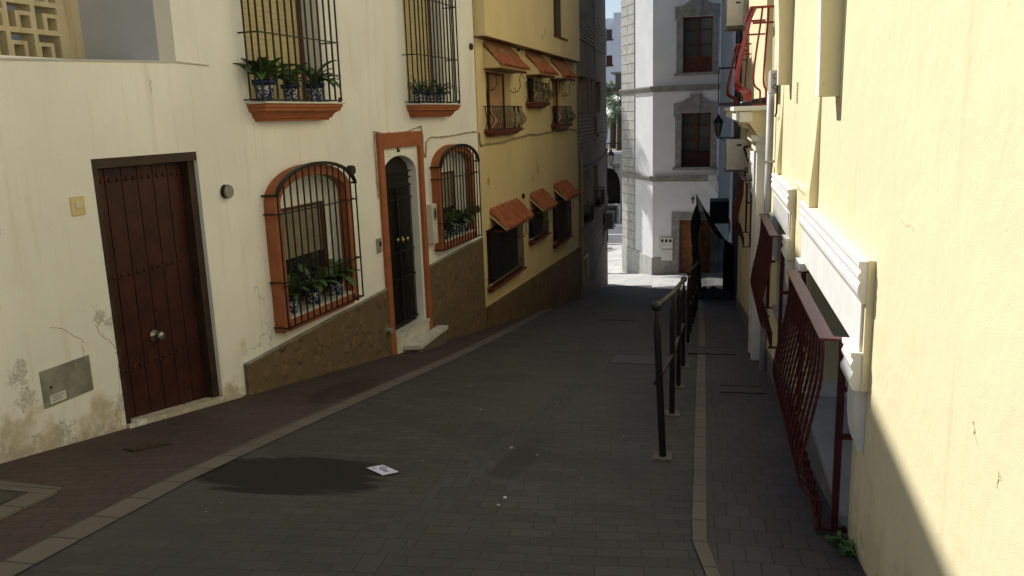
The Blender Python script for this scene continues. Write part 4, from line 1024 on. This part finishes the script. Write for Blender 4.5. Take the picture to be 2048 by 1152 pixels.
# upper window bay and tips of upper pilasters
b = MB(FR); b.box(RU[0], RU[1], -.35, -.3, RU[2], RU[3]); wu = b.build('window', m_pane, rh)
b = MB(FR)
b.box(RU[0]+.01, RU[1]-.01, -.298, -.23, RU[3]-.08, RU[3]-.01)
for a in (RU[0], RU[1]-.06, 6.92): b.box(a, a+.06, -.299, -.22, RU[2], RU[3])
b.build('frame', m_box, wu)
for (ua, w_) in ((1.30, .16), (4.05, .16)):
    b = MB(FR); z = .05 if ua < 2 else .19
    pts = [(.001, z), (.100, z), (.102, z+.25), (.108, z+.5), (.125, z+.8), (.155, z+1.1), (.20, z+1.4), (.20, z+2.2), (.001, z+2.2)]
    b.prism(pts, ua, ua+w_, 'bca'); b.build('upper_pilaster', m_white if 0 else m_sunwall, rh)
    b = MB(FR); b.prism([(n+.003, zz) for n, zz in pts[1:8]]+[(n-.02, zz) for n, zz in pts[1:8]][::-1], ua+.006, ua+w_-.002, 'bca'); b.build('pilaster_face', m_white, rh)
# flares added to the wall, shaped to give its soft shadow columns
for (ua, z0, z1, d) in ((2.02, -.615, .40, .050), (4.72, -.60, .30, .040)):
    b = MB(FR); b.prism([(.0005, z1), (d*.2, z1-.3), (d*.6, z0+.35), (d, z0+.1), (d, z0), (.0005, z0)], ua, ua+.22, 'bca'); b.build('shade_flare', m_sunwall, rh)
u, z = FR.at(1595, 185); b = MB(FR)
for i in range(12): b.box(u-.05, u+.05, .001, .004, z-.08+i*.0135, z-.08+i*.0135+.006)
b.build('vent_slots', m_conc, rh)
b = MB(FR); b.tube([(5.60, .055, .18), (5.60, .055, -3.5)], .038, 12); dp = b.build('downpipe', m_pipe, rh, smooth=True)
b = MB(FR)
for z in (-.55, -1.4, -2.2): b.box(5.555, 5.645, .0, .10, z, z+.02)
b.build('pipe_clamp', m_steel, dp)
b = MB(FR); b.box(5.18, 5.52, .001, .09, .14, .36); jb = b.build('junction_box', m_box, rh, bevel=.006)
b = MB(FR)
for z in (.20, .30): b.tube([(5.177, .045+.022*cos(a*pi/6), z+.022*sin(a*pi/6)) for a in range(13)], .005, 4)
b.build('cable_gland', m_brown, jb)
cable('cable', FR, [(5.12, .02, 2.2), (5.10, .02, 1.0), (5.08, .02, .55), (5.14, .03, .42), (5.10, .03, .30), (5.12, .03, -.05), (5.30, .03, -.08)], .009, m_blackcable, 'dark wire hanging down the sunlit wall past the small grey junction box', 0, .006)
b = MB(FR)
for a, c in ((2.46, 3.28), (5.06, 5.54), (5.66, 6.31), (7.34, 8.55)): b.prism([(.0005, -.545), (.018, -.555), (.018, -.585), (.0005, -.60)], a, c, 'bca')
b.build('wall_ledge', m_sunwall, rh)
def crack(fr, u, z, du, dz, n, seed, parent, r=.0012):
    rnd = random.Random(seed); b = MB(fr); P = [(u, .0006, z)]
    for i in range(n): P.append((P[-1][0]+du/n+rnd.uniform(-.012, .012), .0006, P[-1][2]+dz/n+rnd.uniform(-.012, .012)))
    b.tube(P, r, 3); b.build('hairline_crack', m_crackc, parent)
m_crackc = plain('crack_brown', (.40, .30, .15), .9, .3, 20, 0)  # brown line colour of the hairline cracks
for i, (px, py, qx, qy) in enumerate(((1795, 425, 1835, 480), (1945, 845, 1955, 870), (1640, 40, 1655, 150), (1995, 940, 2000, 965))):
    a = FR.at(px, py); c = FR.at(qx, qy); crack(FR, a[0], a[1], c[0]-a[0], c[1]-a[1], 14, i, rh, .0005)
for i, (px, py, qx, qy) in enumerate(((100, 655, 165, 690), (165, 690, 175, 730), (190, 650, 230, 705), (230, 705, 240, 760), (232, 820, 250, 870), (300, 160, 303, 190))):
    a = F1.at(px, py); c = F1.at(qx, qy); crack(F1, a[0], a[1], c[0]-a[0], c[1]-a[1], 14, 20+i, house, .0022)
# upper balconies
def upper_balcony(u0, u1, zs, zt, label):
    b = MB(FR); b.box(u0-.08, u1+.08, .001, .40, zs-.05, zs); s = b.build('balcony', m_white, rh, bevel=.004)
    b = MB(FR); b.prism([(.001, zs-.051), (.34, zs-.051), (.34, zs-.16), (.22, zs-.20), (.12, zs-.34), (.001, zs-.36)], u0+.0, u1, 'bca'); b.build('corbel', m_sunwall, s)
    b = MB(FR); b.prism([(.345, zs-.051), (.375, zs-.051), (.375, zs-.15), (.345, zs-.16)], u0-.03, u1+.03, 'bca'); b.box(u0-.05, u0-.002, .20, .34, zs-.17, zs-.06); b.build('corbel_moulding', m_white, s)
    prof = catmull([(.22, 0), (.22, .12), (.24, .15), (.32, .19), (.355, .26), (.34, .42), (.30, .62), (.24, .88), (.22, 1.)], 4); H = zt-zs
    b = MB(FR); nb = 12
    for i in range(nb): u = u0+(u1-u0)*i/(nb-1); b.tube([(u, n, zs+.02+(H-.02)*t) for n, t in prof], .0115, 5)
    for u in (u0,):
        for q in (.25, .55): b.tube([(u, n*q, zs+.02+(H-.02)*t) for n, t in prof], .0115, 5)
    g = b.build('balcony_grille', m_maroon2, s)
    b = MB(FR); b.box(u0-.02, u1+.02, .18, .25, zt, zt+.025)
    for a in (u0, u1):
        b.box(a-.02, a+.02, 0, .18, zt+.001, zt+.024)
        c_ = MB(FR); c_.box(a-.012, a+.012, .0, .22, zt-.16, zt-.14); c_.build('side_rail', m_maroon2, g)
        c_ = MB(FR); c_.box(a-.015, a+.015, 0, .2045, zs+.005, zs+.02); c_.build('side_rail', m_maroon2, g)
    b.build('rail', m_maroon2, g); b = MB(FR); b.box(u0, u1, .205, .235, zs+.0055, zs+.0195); b.build('foot_rail', m_maroon2, g)
m_maroon2 = plain('red_maroon_iron', (.25, .03, .028), .38, .18, 14, .3, 120)
upper_balcony(6.30, 7.75, .03, 1.06, '')
upper_balcony(11.3, 12.9, .03, 1.04, '')
# a black shoe left on the balcony ledge
s0 = FR(6.30, .14, .032); t = thing('shoe', s0, 'single black shoe left on the balcony ledge below the red grille', 'shoe')
b = MB(FR)
rows = []
for i in range(11):
    q = i/10; nn = .06+.27*q; wv = (.036+.010*sin(pi*q)) if q < .9 else .026; hh = (.085-.03*q) if q < .45 else (.07-.05*(q-.45))
    rows.append(b.vs([(6.33+wv*cos(a), nn, .036+max(0, sin(a))*hh) for a in [pi*k/8 for k in range(9)]]))
for i in range(10):
    for j in range(8): b.bm.faces.new([rows[i][j], rows[i][j+1], rows[i+1][j+1], rows[i+1][j]])
b.bm.faces.new(rows[0]); b.bm.faces.new(rows[-1][::-1]); b.build('upper', plain('black_leather', (.015, .015, .017), .4, .2, 20, .2), t, smooth=True)
b = MB(FR); b.box(6.290, 6.375, .055, .335, .031, .044); b.build('sole', m_dark, t, bevel=.004)
# right side air conditioners
a = ac_unit(FR, 10.75, 11.5, .08, .38, -.98, -.50, 'white air conditioner in shade under the right hand balconies beside a black hose')
b = MB(FR); b.tube(catmull([(10.74, .05, -.60), (10.70, .10, -.62), (10.66, .06, -.75), (10.68, .02, -.9), (10.66, .05, -1.1), (10.62, .08, -1.0), (10.6, .04, -1.25)], 5), .022, 6); b.build('hose', m_blackcable, a)
ac_unit(FR, 12.9, 13.7, .08, .38, 1.50, 1.98, 'white air conditioner catching the sun high on the right hand wall', None)
ac_unit(Frame((.86, 24.0), .6, -1), -1.1, -.2, .05, .55, -3.0, -2.42, 'black air conditioner casing on the dark wall beside the netting', m_netsolid)

# dark blue house, then a brick house across the far street
nh = thing('dark_blue_house', FR(17, -1, FR.g(17)), 'dark blue shaded house between the pale yellow house and the netting', 'house')
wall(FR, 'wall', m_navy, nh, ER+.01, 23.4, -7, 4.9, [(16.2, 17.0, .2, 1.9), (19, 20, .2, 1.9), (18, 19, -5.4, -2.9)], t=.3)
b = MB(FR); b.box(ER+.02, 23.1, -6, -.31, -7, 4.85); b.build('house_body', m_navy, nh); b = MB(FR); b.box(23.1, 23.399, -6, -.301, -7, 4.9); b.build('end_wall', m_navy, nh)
for h in ((16.2, 17.0, .2, 1.9), (19, 20, .2, 1.9), (18, 19, -5.4, -2.9)):
    b = MB(FR); b.box(h[0], h[1], -.2, -.17, h[2], h[3]); b.build('window' if h[2] > -3 else 'door', m_pane, nh)
for (ua, ub_) in ((18.6, 20.4),):
    b = MB(FR); b.box(ua, ub_, .001, .45, .10, .18); s = b.build('balcony', m_grey, nh)
    b = MB(FR); b.box(ua, ub_, .42, .45, 1.0, 1.05); b.box(ua, ua+.03, .0, .42, 1.0, 1.04)
    for i in range(14): u = ua+.01+(ub_-ua-.02)*i/13; b.tube([(u, .435, .18), (u, .435, 1.0)], .009, 4)
    b.build('balcony_rail', m_iron, s)
bh = thing('brick_house', (3, 37, -6.2), 'pale brick house seen as a sliver right of the white corner building', 'house')
m_brickw = bricks('pale_bricks', ((.42, .38, .33), (.50, .46, .40)), (.25, .22, .2), .5, .25, .02)
m, nt, p = new_mat('pale_brick_wall'); P = pos(nt); cmb = nt.nodes.new('ShaderNodeCombineXYZ'); sp = nt.nodes.new('ShaderNodeSeparateXYZ'); nt.links.new(P, sp.inputs[0]); nt.links.new(sp.outputs[0], cmb.inputs[0]); nt.links.new(sp.outputs[2], cmb.inputs[1])
bt = nt.nodes.new('ShaderNodeTexBrick'); nt.links.new(cmb.outputs[0], bt.inputs['Vector']); bt.inputs['Scale'].default_value = 1; bt.inputs['Brick Width'].default_value = .3; bt.inputs['Row Height'].default_value = .1; bt.inputs['Mortar Size'].default_value = .012
bt.inputs['Color1'].default_value = (.15, .12, .09, 1); bt.inputs['Color2'].default_value = (.19, .155, .12, 1); bt.inputs['Mortar'].default_value = (.08, .07, .055, 1); nt.links.new(bt.outputs['Color'], p.inputs['Base Color'])
b = MB(); b.box(.70, 9, 36, 44, -7.5, 8); b.build('wall', m, bh)
b = MB()
for z in (-3.4, -.3, 2.8): b.box(.60, 2.6, 35.85, 35.999, z, z+.18)
b.build('floor_band', m_whitewall, bh)
for z in (-2.6, .6): 
    b = MB(); b.box(1.0, 1.9, 35.97, 35.998, z, z+1.7); b.build('window', m_pane, bh)

# ================================================================== RAILING
def railing(pts, label, lean0=0, H=1.0, far=False):
    x0, y0 = pts[0]; t = thing('street_railing', (x0, y0, gz(x0, y0)), label, 'railing', 'black railings along the pavement edge')
    tops = []
    for i, (x, y) in enumerate(pts):
        z = gz(x, y); ln = lean0 if i == 0 else 0; b = MB()
        P = [(x, y, z-.05), (x, y, z+.02), (x+ln*.7, y, z+H*.72), (x+ln*.85, y, z+H*.86), (x+ln*.95, y, z+H*.955), (x+ln, y, z+H)]
        b.tube(P, [.023, .023, .023, .024, .011, .008], 12); p_ = b.build('post', m_post, t, smooth=True)
        b = MB(); b.box(x-.06, x+.06, y-.06, y+.06, z+.004, z+.026); b.build('post_base', m_kerb, p_)
        tops.append((x+ln, y, z+H+.012))
    b = MB(); b.tube(tops, .021, 12); b.build('top_rail', m_rail, t, smooth=True)
    b = MB()
    for e in (tops[0], tops[-1]): b.lathe([(.003, -.034), (.022, -.027), (.034, -.009), (.035, .006), (.027, .025), (.004, .036)], e, 14)
    b.build('end_ball', m_rail, t, smooth=True)
    b = MB(); b.tube([(a[0], a[1], a[2]-H*.50) for a in tops], .015, 10); b.build('middle_rail', m_rail, t, smooth=True)
m_post = plain('black_gloss_paint', (.010, .010, .010), .5, .3, 12, .2, 150)
m_rail = plain('worn_black_rail', (.020, .019, .017), .42, .3, 12, .2, 150)
railing([(-.205, 5.05), (-.19, 6.42), (-.17, 7.74), (-.148, 9.05)], 'near black steel railing section with four posts and a ball end', -.045, 1.0)
railing([(-.120, 11.26), (-.10, 12.65), (-.07, 14.05), (-.045, 15.4), (-.01, 17.2)], 'far black steel railing section beyond the gap, reaching the netting', 0, 1.0)

# ================================================================== NETTING
nx, ny = -.03, 21.2
def atY(px, py, Y): r = ray(px, py); return r*(Y/r.y)
top = atY(1394, 390, ny); gb = gz(nx, ny)
t = thing('netting', (nx, ny, gb), 'black construction netting draped from a tall pole at the end of the railing', 'netting')
b = MB(); b.tube([(top.x, ny, gb-.02), (top.x, ny, top.z+.01)], .018, 8); b.build('pole', m_iron, t)
b = MB(); rnd = random.Random(4); P = []; R_ = []
for i in range(22):
    q = i/21; z = gb+.0+(top.z-.25-gb)*q; P.append((top.x-.02+rnd.uniform(-.015, .015)+.03*sin(q*7), ny+.02*sin(q*11), z)); R_.append((.10+.025*sin(q*9)+rnd.uniform(-.008, .012))*(1 if q < .85 else (1-q)/.15*.7+.25))
b.tube(P, R_, 10); b.build('gathered_net', m_netsolid, t, smooth=True)
def drape(corners, nu, nv, amp, seed, name, mat):
    A, B, C, D = corners; b = MB(); g = []
    for i in range(nu+1):
        row = []
        for j in range(nv+1):
            u, v = i/nu, j/nv; p = (A*(1-u)+B*u)*(1-v) + (D*(1-u)+C*u)*v
            d = noise.noise(Vector((p.x*2.3+seed, p.y*2, p.z*1.1)))*amp + sin(u*14+v*2)*amp*.35
            p = p + Vector((d*.2, d, -sin(pi*u)*.15*v)); row.append(b.bm.verts.new(p))
        g.append(row)
    for i in range(nu):
        for j in range(nv): b.bm.faces.new([g[i][j], g[i+1][j], g[i+1][j+1], g[i][j+1]])
    b.build(name, mat, t, smooth=True, normals=False)
a1 = atY(1394, 392, ny); a2 = atY(1448, 478, ny+.4); a3 = atY(1470, 492, ny+.8); f0 = Vector((top.x, ny, gb+.25)); f1 = atY(1402, 560, ny); f2 = Vector((.80, ny+.5, gz(.8, ny+.5)+.05))
drape((a1, a2, atY(1440, 478, ny+.3), atY(1400, 400, ny)), 18, 8, .05, 1, 'net_fold', m_netsolid)
drape((a1, a2, f2, f0), 26, 20, .10, 2, 'net_sheet', m_net)
drape((a2, a3, Vector((.88, ny+.7, gz(.9, ny)+.0)), Vector((.62, ny+.5, gz(.7, ny)+.0))), 14, 16, .12, 5, 'net_edge', m_netsolid)
b = MB(); g = []
for i in range(25):
    row = []
    for j in range(13):
        u, v = i/24, j/12; x = -.05+u*.95; y = ny-.75+v*1.3+.1*sin(u*5); h = sin(pi*v)**.6*sin(pi*clamp(u*.92+.06, 0, 1))**.4*(.26+.20*noise.noise(Vector((u*6, v*4, 3))))
        row.append(b.bm.verts.new((x, y, gz(x, y)+max(.005, h)+.01)))
    g.append(row)
for i in range(24):
    for j in range(12): b.bm.faces.new([g[i][j], g[i+1][j], g[i+1][j+1], g[i][j+1]])
b.build('net_heap', m_netsolid, t, smooth=True)

# ================================================================== SMALL THINGS ON THE GROUND
def G(x, y, z=0): return Vector((x, y, gz(x, y)+.006+z))
b = MB(); P = [G(-1.97, 4.41, .0), G(-1.895, 4.485, .002), G(-1.742, 4.35, .006), G(-1.81, 4.268, .004)]
vt = [b.bm.verts.new(p+Vector((0, 0, .006))) for p in P]; vb = [b.bm.verts.new(p+Vector((0, 0, .002))) for p in P]
b.bm.faces.new(vt); b.bm.faces.new(vb[::-1])
for i in range(4): b.bm.faces.new([vt[i], vb[i], vb[(i+1) % 4], vt[(i+1) % 4]])
en = b.build('envelope', m_paper, loc=P[0]); tag(en, 'white printed envelope lying on the road beside the damp patch', 'envelope')
def enp(s, t_): return P[0]*(1-s)*(1-t_)+P[3]*s*(1-t_)+P[2]*s*t_+P[1]*(1-s)*t_+Vector((0, 0, .0068))
b = MB()
for (s0, s1, t0, t1) in ((.08, .30, .28, .33), (.12, .34, .20, .24), (.10, .52, .72, .76), (.16, .52, .78, .81), (.40, .85, .40, .45), (.36, .80, .47, .51), (.44, .86, .53, .57), (.40, .84, .59, .63), (.30, .42, .44, .60), (.12, .5, .84, .86)):
    v = [b.bm.verts.new(enp(a, c)) for a, c in ((s0, t0), (s1, t0), (s1, t1), (s0, t1))]; b.bm.faces.new(v)
b.build('print', m_ink, en)
m_litter = plain('white_paper_scrap', (.60, .58, .54), .8, .1, 30, 0)
m_dryleaf = plain('dry_leaf', (.16, .09, .04), .8, .3, 30, 0)
m_stonechip = plain('pebble', (.28, .25, .20), .8, .3, 30, .3)
def scrap(x, y, s, mat, name, label, cat, seed, grp):
    r = random.Random(seed); b = MB(); base = G(x, y, .003); n = 7
    ring = [b.bm.verts.new(base+Vector((cos(2*pi*i/n)*s*r.uniform(.6, 1.1), sin(2*pi*i/n)*s*r.uniform(.6, 1.1), 0))) for i in range(n)]
    c = b.bm.verts.new(base+Vector((0, 0, s*.55))); u = b.bm.verts.new(base-Vector((0, 0, .002)))
    for i in range(n): b.bm.faces.new([ring[i], ring[(i+1) % n], c]); b.bm.faces.new([ring[(i+1) % n], ring[i], u])
    tag(b.build(name, mat), label, cat, grp)
scrap(-1.007, 4.03, .016, m_litter, 'paper_scrap', 'crumpled white scrap on the bare road right of the envelope', 'litter', 1, None)
scrap(-1.012, 3.90, .010, m_litter, 'paper_scrap', 'tiny white scrap lying just nearer than the larger scrap on the road', 'litter', 2, None)
scrap(-1.22, 5.10, .022, m_stonechip, 'bottle_cap', 'round pale bottle cap on the road up from the envelope', 'litter', 3, None)
rr = random.Random(11)
for i in range(46):
    x = rr.uniform(-2.7, -.3); y = rr.uniform(3.2, 10)**1.0
    mt = rr.choice((m_dryleaf, m_stonechip, m_litter)) if i % 4 == 0 else rr.choice((m_dryleaf, m_stonechip))
    nm = {m_dryleaf.name: ('leaf_fragment', 'tiny dry brown leaf fragment among the scattered debris on the road'), m_stonechip.name: ('pebble', 'tiny pebble among the scattered debris on the road'), m_litter.name: ('paper_bit', 'tiny white speck of paper among the scattered debris on the road')}[mt.name]
    scrap(x, y, rr.uniform(.005, .010), mt, nm[0], nm[1], 'litter', 50+i, 'bits of debris scattered on the road: '+nm[0].replace('_', ' '))
# weed at the wall foot
t = thing('weed', G(.66, 3.62), 'small bright green weed sprouting at the foot of the sunlit wall', 'plant'); b = MB(); rnd = random.Random(9)
for c_, ns in (((.635, 3.70), 26), ((.665, 3.56), 26), ((.69, 3.66), 14)):
    for i in range(ns):
        a = rnd.uniform(0, 2*pi); L = rnd.uniform(.02, .055); h = rnd.uniform(.01, .06); p0 = G(c_[0]+.01*cos(a), c_[1]+.01*sin(a)); p1 = G(c_[0]+L*cos(a)*.6, c_[1]+L*sin(a), h)
        d = Vector((-sin(a), cos(a), 0))*.010; tip = p1+Vector((cos(a), sin(a), -.1))*.02
        b.bm.faces.new([b.bm.verts.new(q_) for q_ in (p0, p1-d, tip, p1+d)])
b.build('foliage', m_weed, t, normals=False)

# ================================================================== BEYOND THE GAP
def palm(x, y, z0, z1, label, seed, R=2.0, nf=26):
    t = thing('palm_tree', (x, y, z0), label, 'palm tree', None); rnd = random.Random(seed)
    b = MB(); n = 40; P = []; Rr = []
    for i in range(n+1): q = i/n; P.append((x+.1*sin(q*2), y, z0+(z1-z0)*q)); Rr.append(.24+(.03 if i % 2 else 0)+(.08 if q > .9 else 0))
    b.tube(P, Rr, 12); b.build('trunk', m_trunk, t)
    b = MB()
    for k in range(nf):
        a = 2*pi*k/nf*2.4+rnd.uniform(-.2, .2); el = rnd.uniform(-.4, 1.3); L = R*rnd.uniform(.85, 1.15); p = Vector((x+.1*sin(2), y, z1)); ang = el; m = 16; d = Vector((cos(a), sin(a), 0)); s = Vector((-sin(a), cos(a), 0))
        for j in range(m):
            t_ = j/m; nxt = p+(d*cos(ang)+Vector((0, 0, sin(ang))))*L/m
            b.tube([tuple(p), tuple(nxt)], .014*(1-t_*.7), 3, caps=False)
            if j > 1:
                ll = .42*sin(pi*min(1, t_*.9+.12))
                for sg in (-1, 1):
                    for hh in (0, .5):
                        q = p+(nxt-p)*hh; tip = q+s*sg*ll+d*ll*.5+Vector((0, 0, -ll*rnd.uniform(.3, .8))); w = (nxt-p)*.20
                        b.bm.faces.new([b.bm.verts.new(v) for v in (q-w, q+w, tip)])
            p = nxt; ang -= (1.7+el*.4)/m
    b.build('crown', m_palm, t, normals=False)
palm(-6.2, 36.0, gz(-6.2, 36), 2.4, 'palm tree standing hidden behind the concrete building, shading the white corner', 3, 2.2)
pa, pb_ = atY(1238, 215, 60), atY(1224, 185, 66)
palm(pa.x, 60.2, -3.0, pa.z, 'short palm with shaggy trunk and full crown above the terrace wall in the gap', 5, 2.6, 48)
palm(pb_.x, 66., -3.0, pb_.z, 'taller paler palm farthest left behind the terrace wall in the gap', 8, 2.9, 48)
# arched terrace wall
TY = 56.
tw = thing('arched_wall', (-6, TY, -7), 'beige wall with a dark arch and white parapet across the main road', 'wall')
FT = Frame((-30, TY), 90, 1)
def tu(px): r = ray(px, 300); return (r*(TY/r.y)).x+30
def tz(py): r = ray(1230, py); return (r*(TY/r.y)).z
ua, ub = tu(1196), tu(1240)
wall(FT, 'wall', plain('beige_terrace_render', (.40, .39, .33), .85, .15, 1.5, .3, 30), tw, 0, 60, -9, tz(308), [(ua, ub, -9, tz(336), tz(336)-1.25)], t=1.0)
b = MB(FT); b.box(0, 60, -.9, .06, tz(308)+.002, tz(303)); b.build('parapet_cap', m_whitewall, tw)
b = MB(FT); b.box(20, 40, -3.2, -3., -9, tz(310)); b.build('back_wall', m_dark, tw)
b = MB(FT); b.box(20, 40, -12, -1.0, tz(312)-.3, tz(309)); b.build('terrace', m_conc, tw)
b = MB(FT); b.box(tu(1190), tu(1243), .8, 1.6, gz(-5, 55)-.3, tz(405)); pl = b.build('planter_wall', m_whitewall); tag(pl, 'low pale wall in front of the dark arch across the road', 'wall')
b = MB(FT)
for i in range(70): u = 20+i*.14; b.box(u, u+.03, -.45, -.42, tz(303), tz(288))
b.box(20, 30, -.46, -.41, tz(288), tz(286)); tr = b.build('terrace_railing', m_iron); tag(tr, 'dark iron railing on top of the arched terrace wall', 'railing')
# posts and their rail on the plaza
b = MB(); zz = gz(-4.5, 38)
# far white buildings
fw = thing('far_white_building', (-9, 75, -6), 'bright white apartment block far beyond the palms under the blue sky', 'building')
FY = 75.
FF = Frame((-40, FY), 90, 1)
def fu(px): r = ray(px, 100); return (r*(FY/r.y)).x+40
def fz(py): r = ray(1228, py); return (r*(FY/r.y)).z
hs = [(fu(1213), fu(1224.5), fz(78), fz(58)), (fu(1212), fu(1224.5), fz(130), fz(110))]
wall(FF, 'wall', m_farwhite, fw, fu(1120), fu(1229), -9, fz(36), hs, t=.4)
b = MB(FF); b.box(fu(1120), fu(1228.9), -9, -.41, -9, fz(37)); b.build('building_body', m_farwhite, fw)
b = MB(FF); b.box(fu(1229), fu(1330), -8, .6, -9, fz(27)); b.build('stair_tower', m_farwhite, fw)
for h in hs:
    b = MB(FF); b.box(h[0], h[1], -.38, -.34, h[2], h[3]); w = b.build('window', m_pane if h is hs[0] else m_winred, fw)
    b = MB(FF); b.box((h[0]+h[1])/2-.03, (h[0]+h[1])/2+.03, -.339, -.3, h[2], h[3]); b.box(h[0]-.1, h[1]+.1, .001, .06, h[2]-.12, h[2]); b.build('frame', m_brown, w)
b = MB(FF); b.tube([(fu(1237), -1, fz(27)), (fu(1237), -1, fz(24))], .03, 5); b.build('aerial', m_iron, fw)
# glazed roof terrace with a flat canopy just right of the gap
RY = 62.; 
def ry(px, py): r = ray(px, py); return r*(RY/r.y)
a = ry(1231, 180); c = ry(1290, 145); b = MB(); b.box(a.x, c.x, RY, RY+4, a.z, ry(1231, 200).z+.0) 
rt = thing('roof_terrace', (a.x, RY, ry(1231, 205).z), 'small grey glazed terrace with flat canopy right behind the stone quoins', 'terrace'); b.bm.free()
b = MB(); b.box(a.x-.3, c.x, RY-.3, RY+4, c.z, c.z+.12); b.build('canopy', m_cabinet, rt)
b = MB(); b.box(a.x-.2, c.x, RY, RY+4, ry(1231, 202).z, ry(1231, 182).z); b.build('wall', m_conc, rt)
b = MB(); b.box(a.x-.22, c.x, RY-.05, RY-.01, ry(1231, 182).z, ry(1231, 179).z); b.build('rail', m_redsill, rt)
b = MB(); b.box(a.x, a.x+.1, RY, RY+.1, ry(1231, 182).z, c.z); b.box(a.x+.101, c.x, RY+.04, RY+.07, ry(1231, 179).z+.001, c.z); b.build('glazing', m_paneg, rt)
b = MB(); b.box(a.x+.2, c.x, RY+.5, RY+4, -9, ry(1231, 203).z); b.build('pier', m_conc, rt)
# dark grate in the plaza, bollard posts casting shadows
b = MB(); x0 = -5.2; b.box(-5.05, -3.9, 43.9-3.2, 43.9-2.2, gz(-5, 41)-.01, gz(-5, 41)+.012); tag(b.build('plaza_grate', m_cabinet), 'square grey grate in the sunlit paving seen through the gap', 'drain grate')
t = thing('plaza_railing', (-8, 38, gz(-8, 38)), 'grey tube railing on the sunlit plaza seen as a bar across the gap', 'railing')
b = MB(); zc = atY(1228, 497, 38.)
b.tube([(-14, 38, zc.z), (-3.9, 38, zc.z)], .05, 8)
for x in (-13, -11, -9.0, -7.0, -5.6): b.tube([(x, 38, gz(x, 38)), (x, 38, zc.z)], .04, 8)
b.build('rail', m_steel, t)
# far ridge of buildings so the horizon closes beyond the gap
# ------------------------------------------------------------------ light
SUN_EL, SUN_H = 43., Vector((-.75, .66, 0)).normalized()
sl = bpy.data.lights.new('sun', 'SUN'); sl.energy = 4.8; sl.angle = radians(.53); sl.color = (1, .98, .95)
so = bpy.data.objects.new('sun', sl); COL.objects.link(so)
sv = Vector((SUN_H.x*cos(radians(SUN_EL)), SUN_H.y*cos(radians(SUN_EL)), sin(radians(SUN_EL))))
so.rotation_euler = sv.to_track_quat('Z', 'Y').to_euler(); so.location = sv*50
w = bpy.data.worlds.new("World"); S.world = w; w.use_nodes = True; nt = w.node_tree
sk = nt.nodes.new('ShaderNodeTexSky'); sk.sky_type = 'NISHITA'; sk.sun_disc = False; sk.sun_elevation = radians(SUN_EL); sk.sun_rotation = atan2(SUN_H.x, SUN_H.y)
sk.air_density = 1.; sk.dust_density = .6; sk.ozone_density = 1.5
hs_ = nt.nodes.new('ShaderNodeHueSaturation'); hs_.inputs['Saturation'].default_value = .85; nt.links.new(sk.outputs[0], hs_.inputs['Color']); nt.links.new(hs_.outputs[0], nt.nodes['Background'].inputs[0]); nt.nodes['Background'].inputs[1].default_value = .082
S.view_settings.view_transform = 'Standard'; S.view_settings.look = 'None'; S.view_settings.exposure = 0.38; S.view_settings.gamma = 1
S.cycles.max_bounces = 10; S.cycles.diffuse_bounces = 6; S.cycles.glossy_bounces = 4; S.cycles.transparent_max_bounces = 8; S.cycles.sample_clamp_indirect = 6
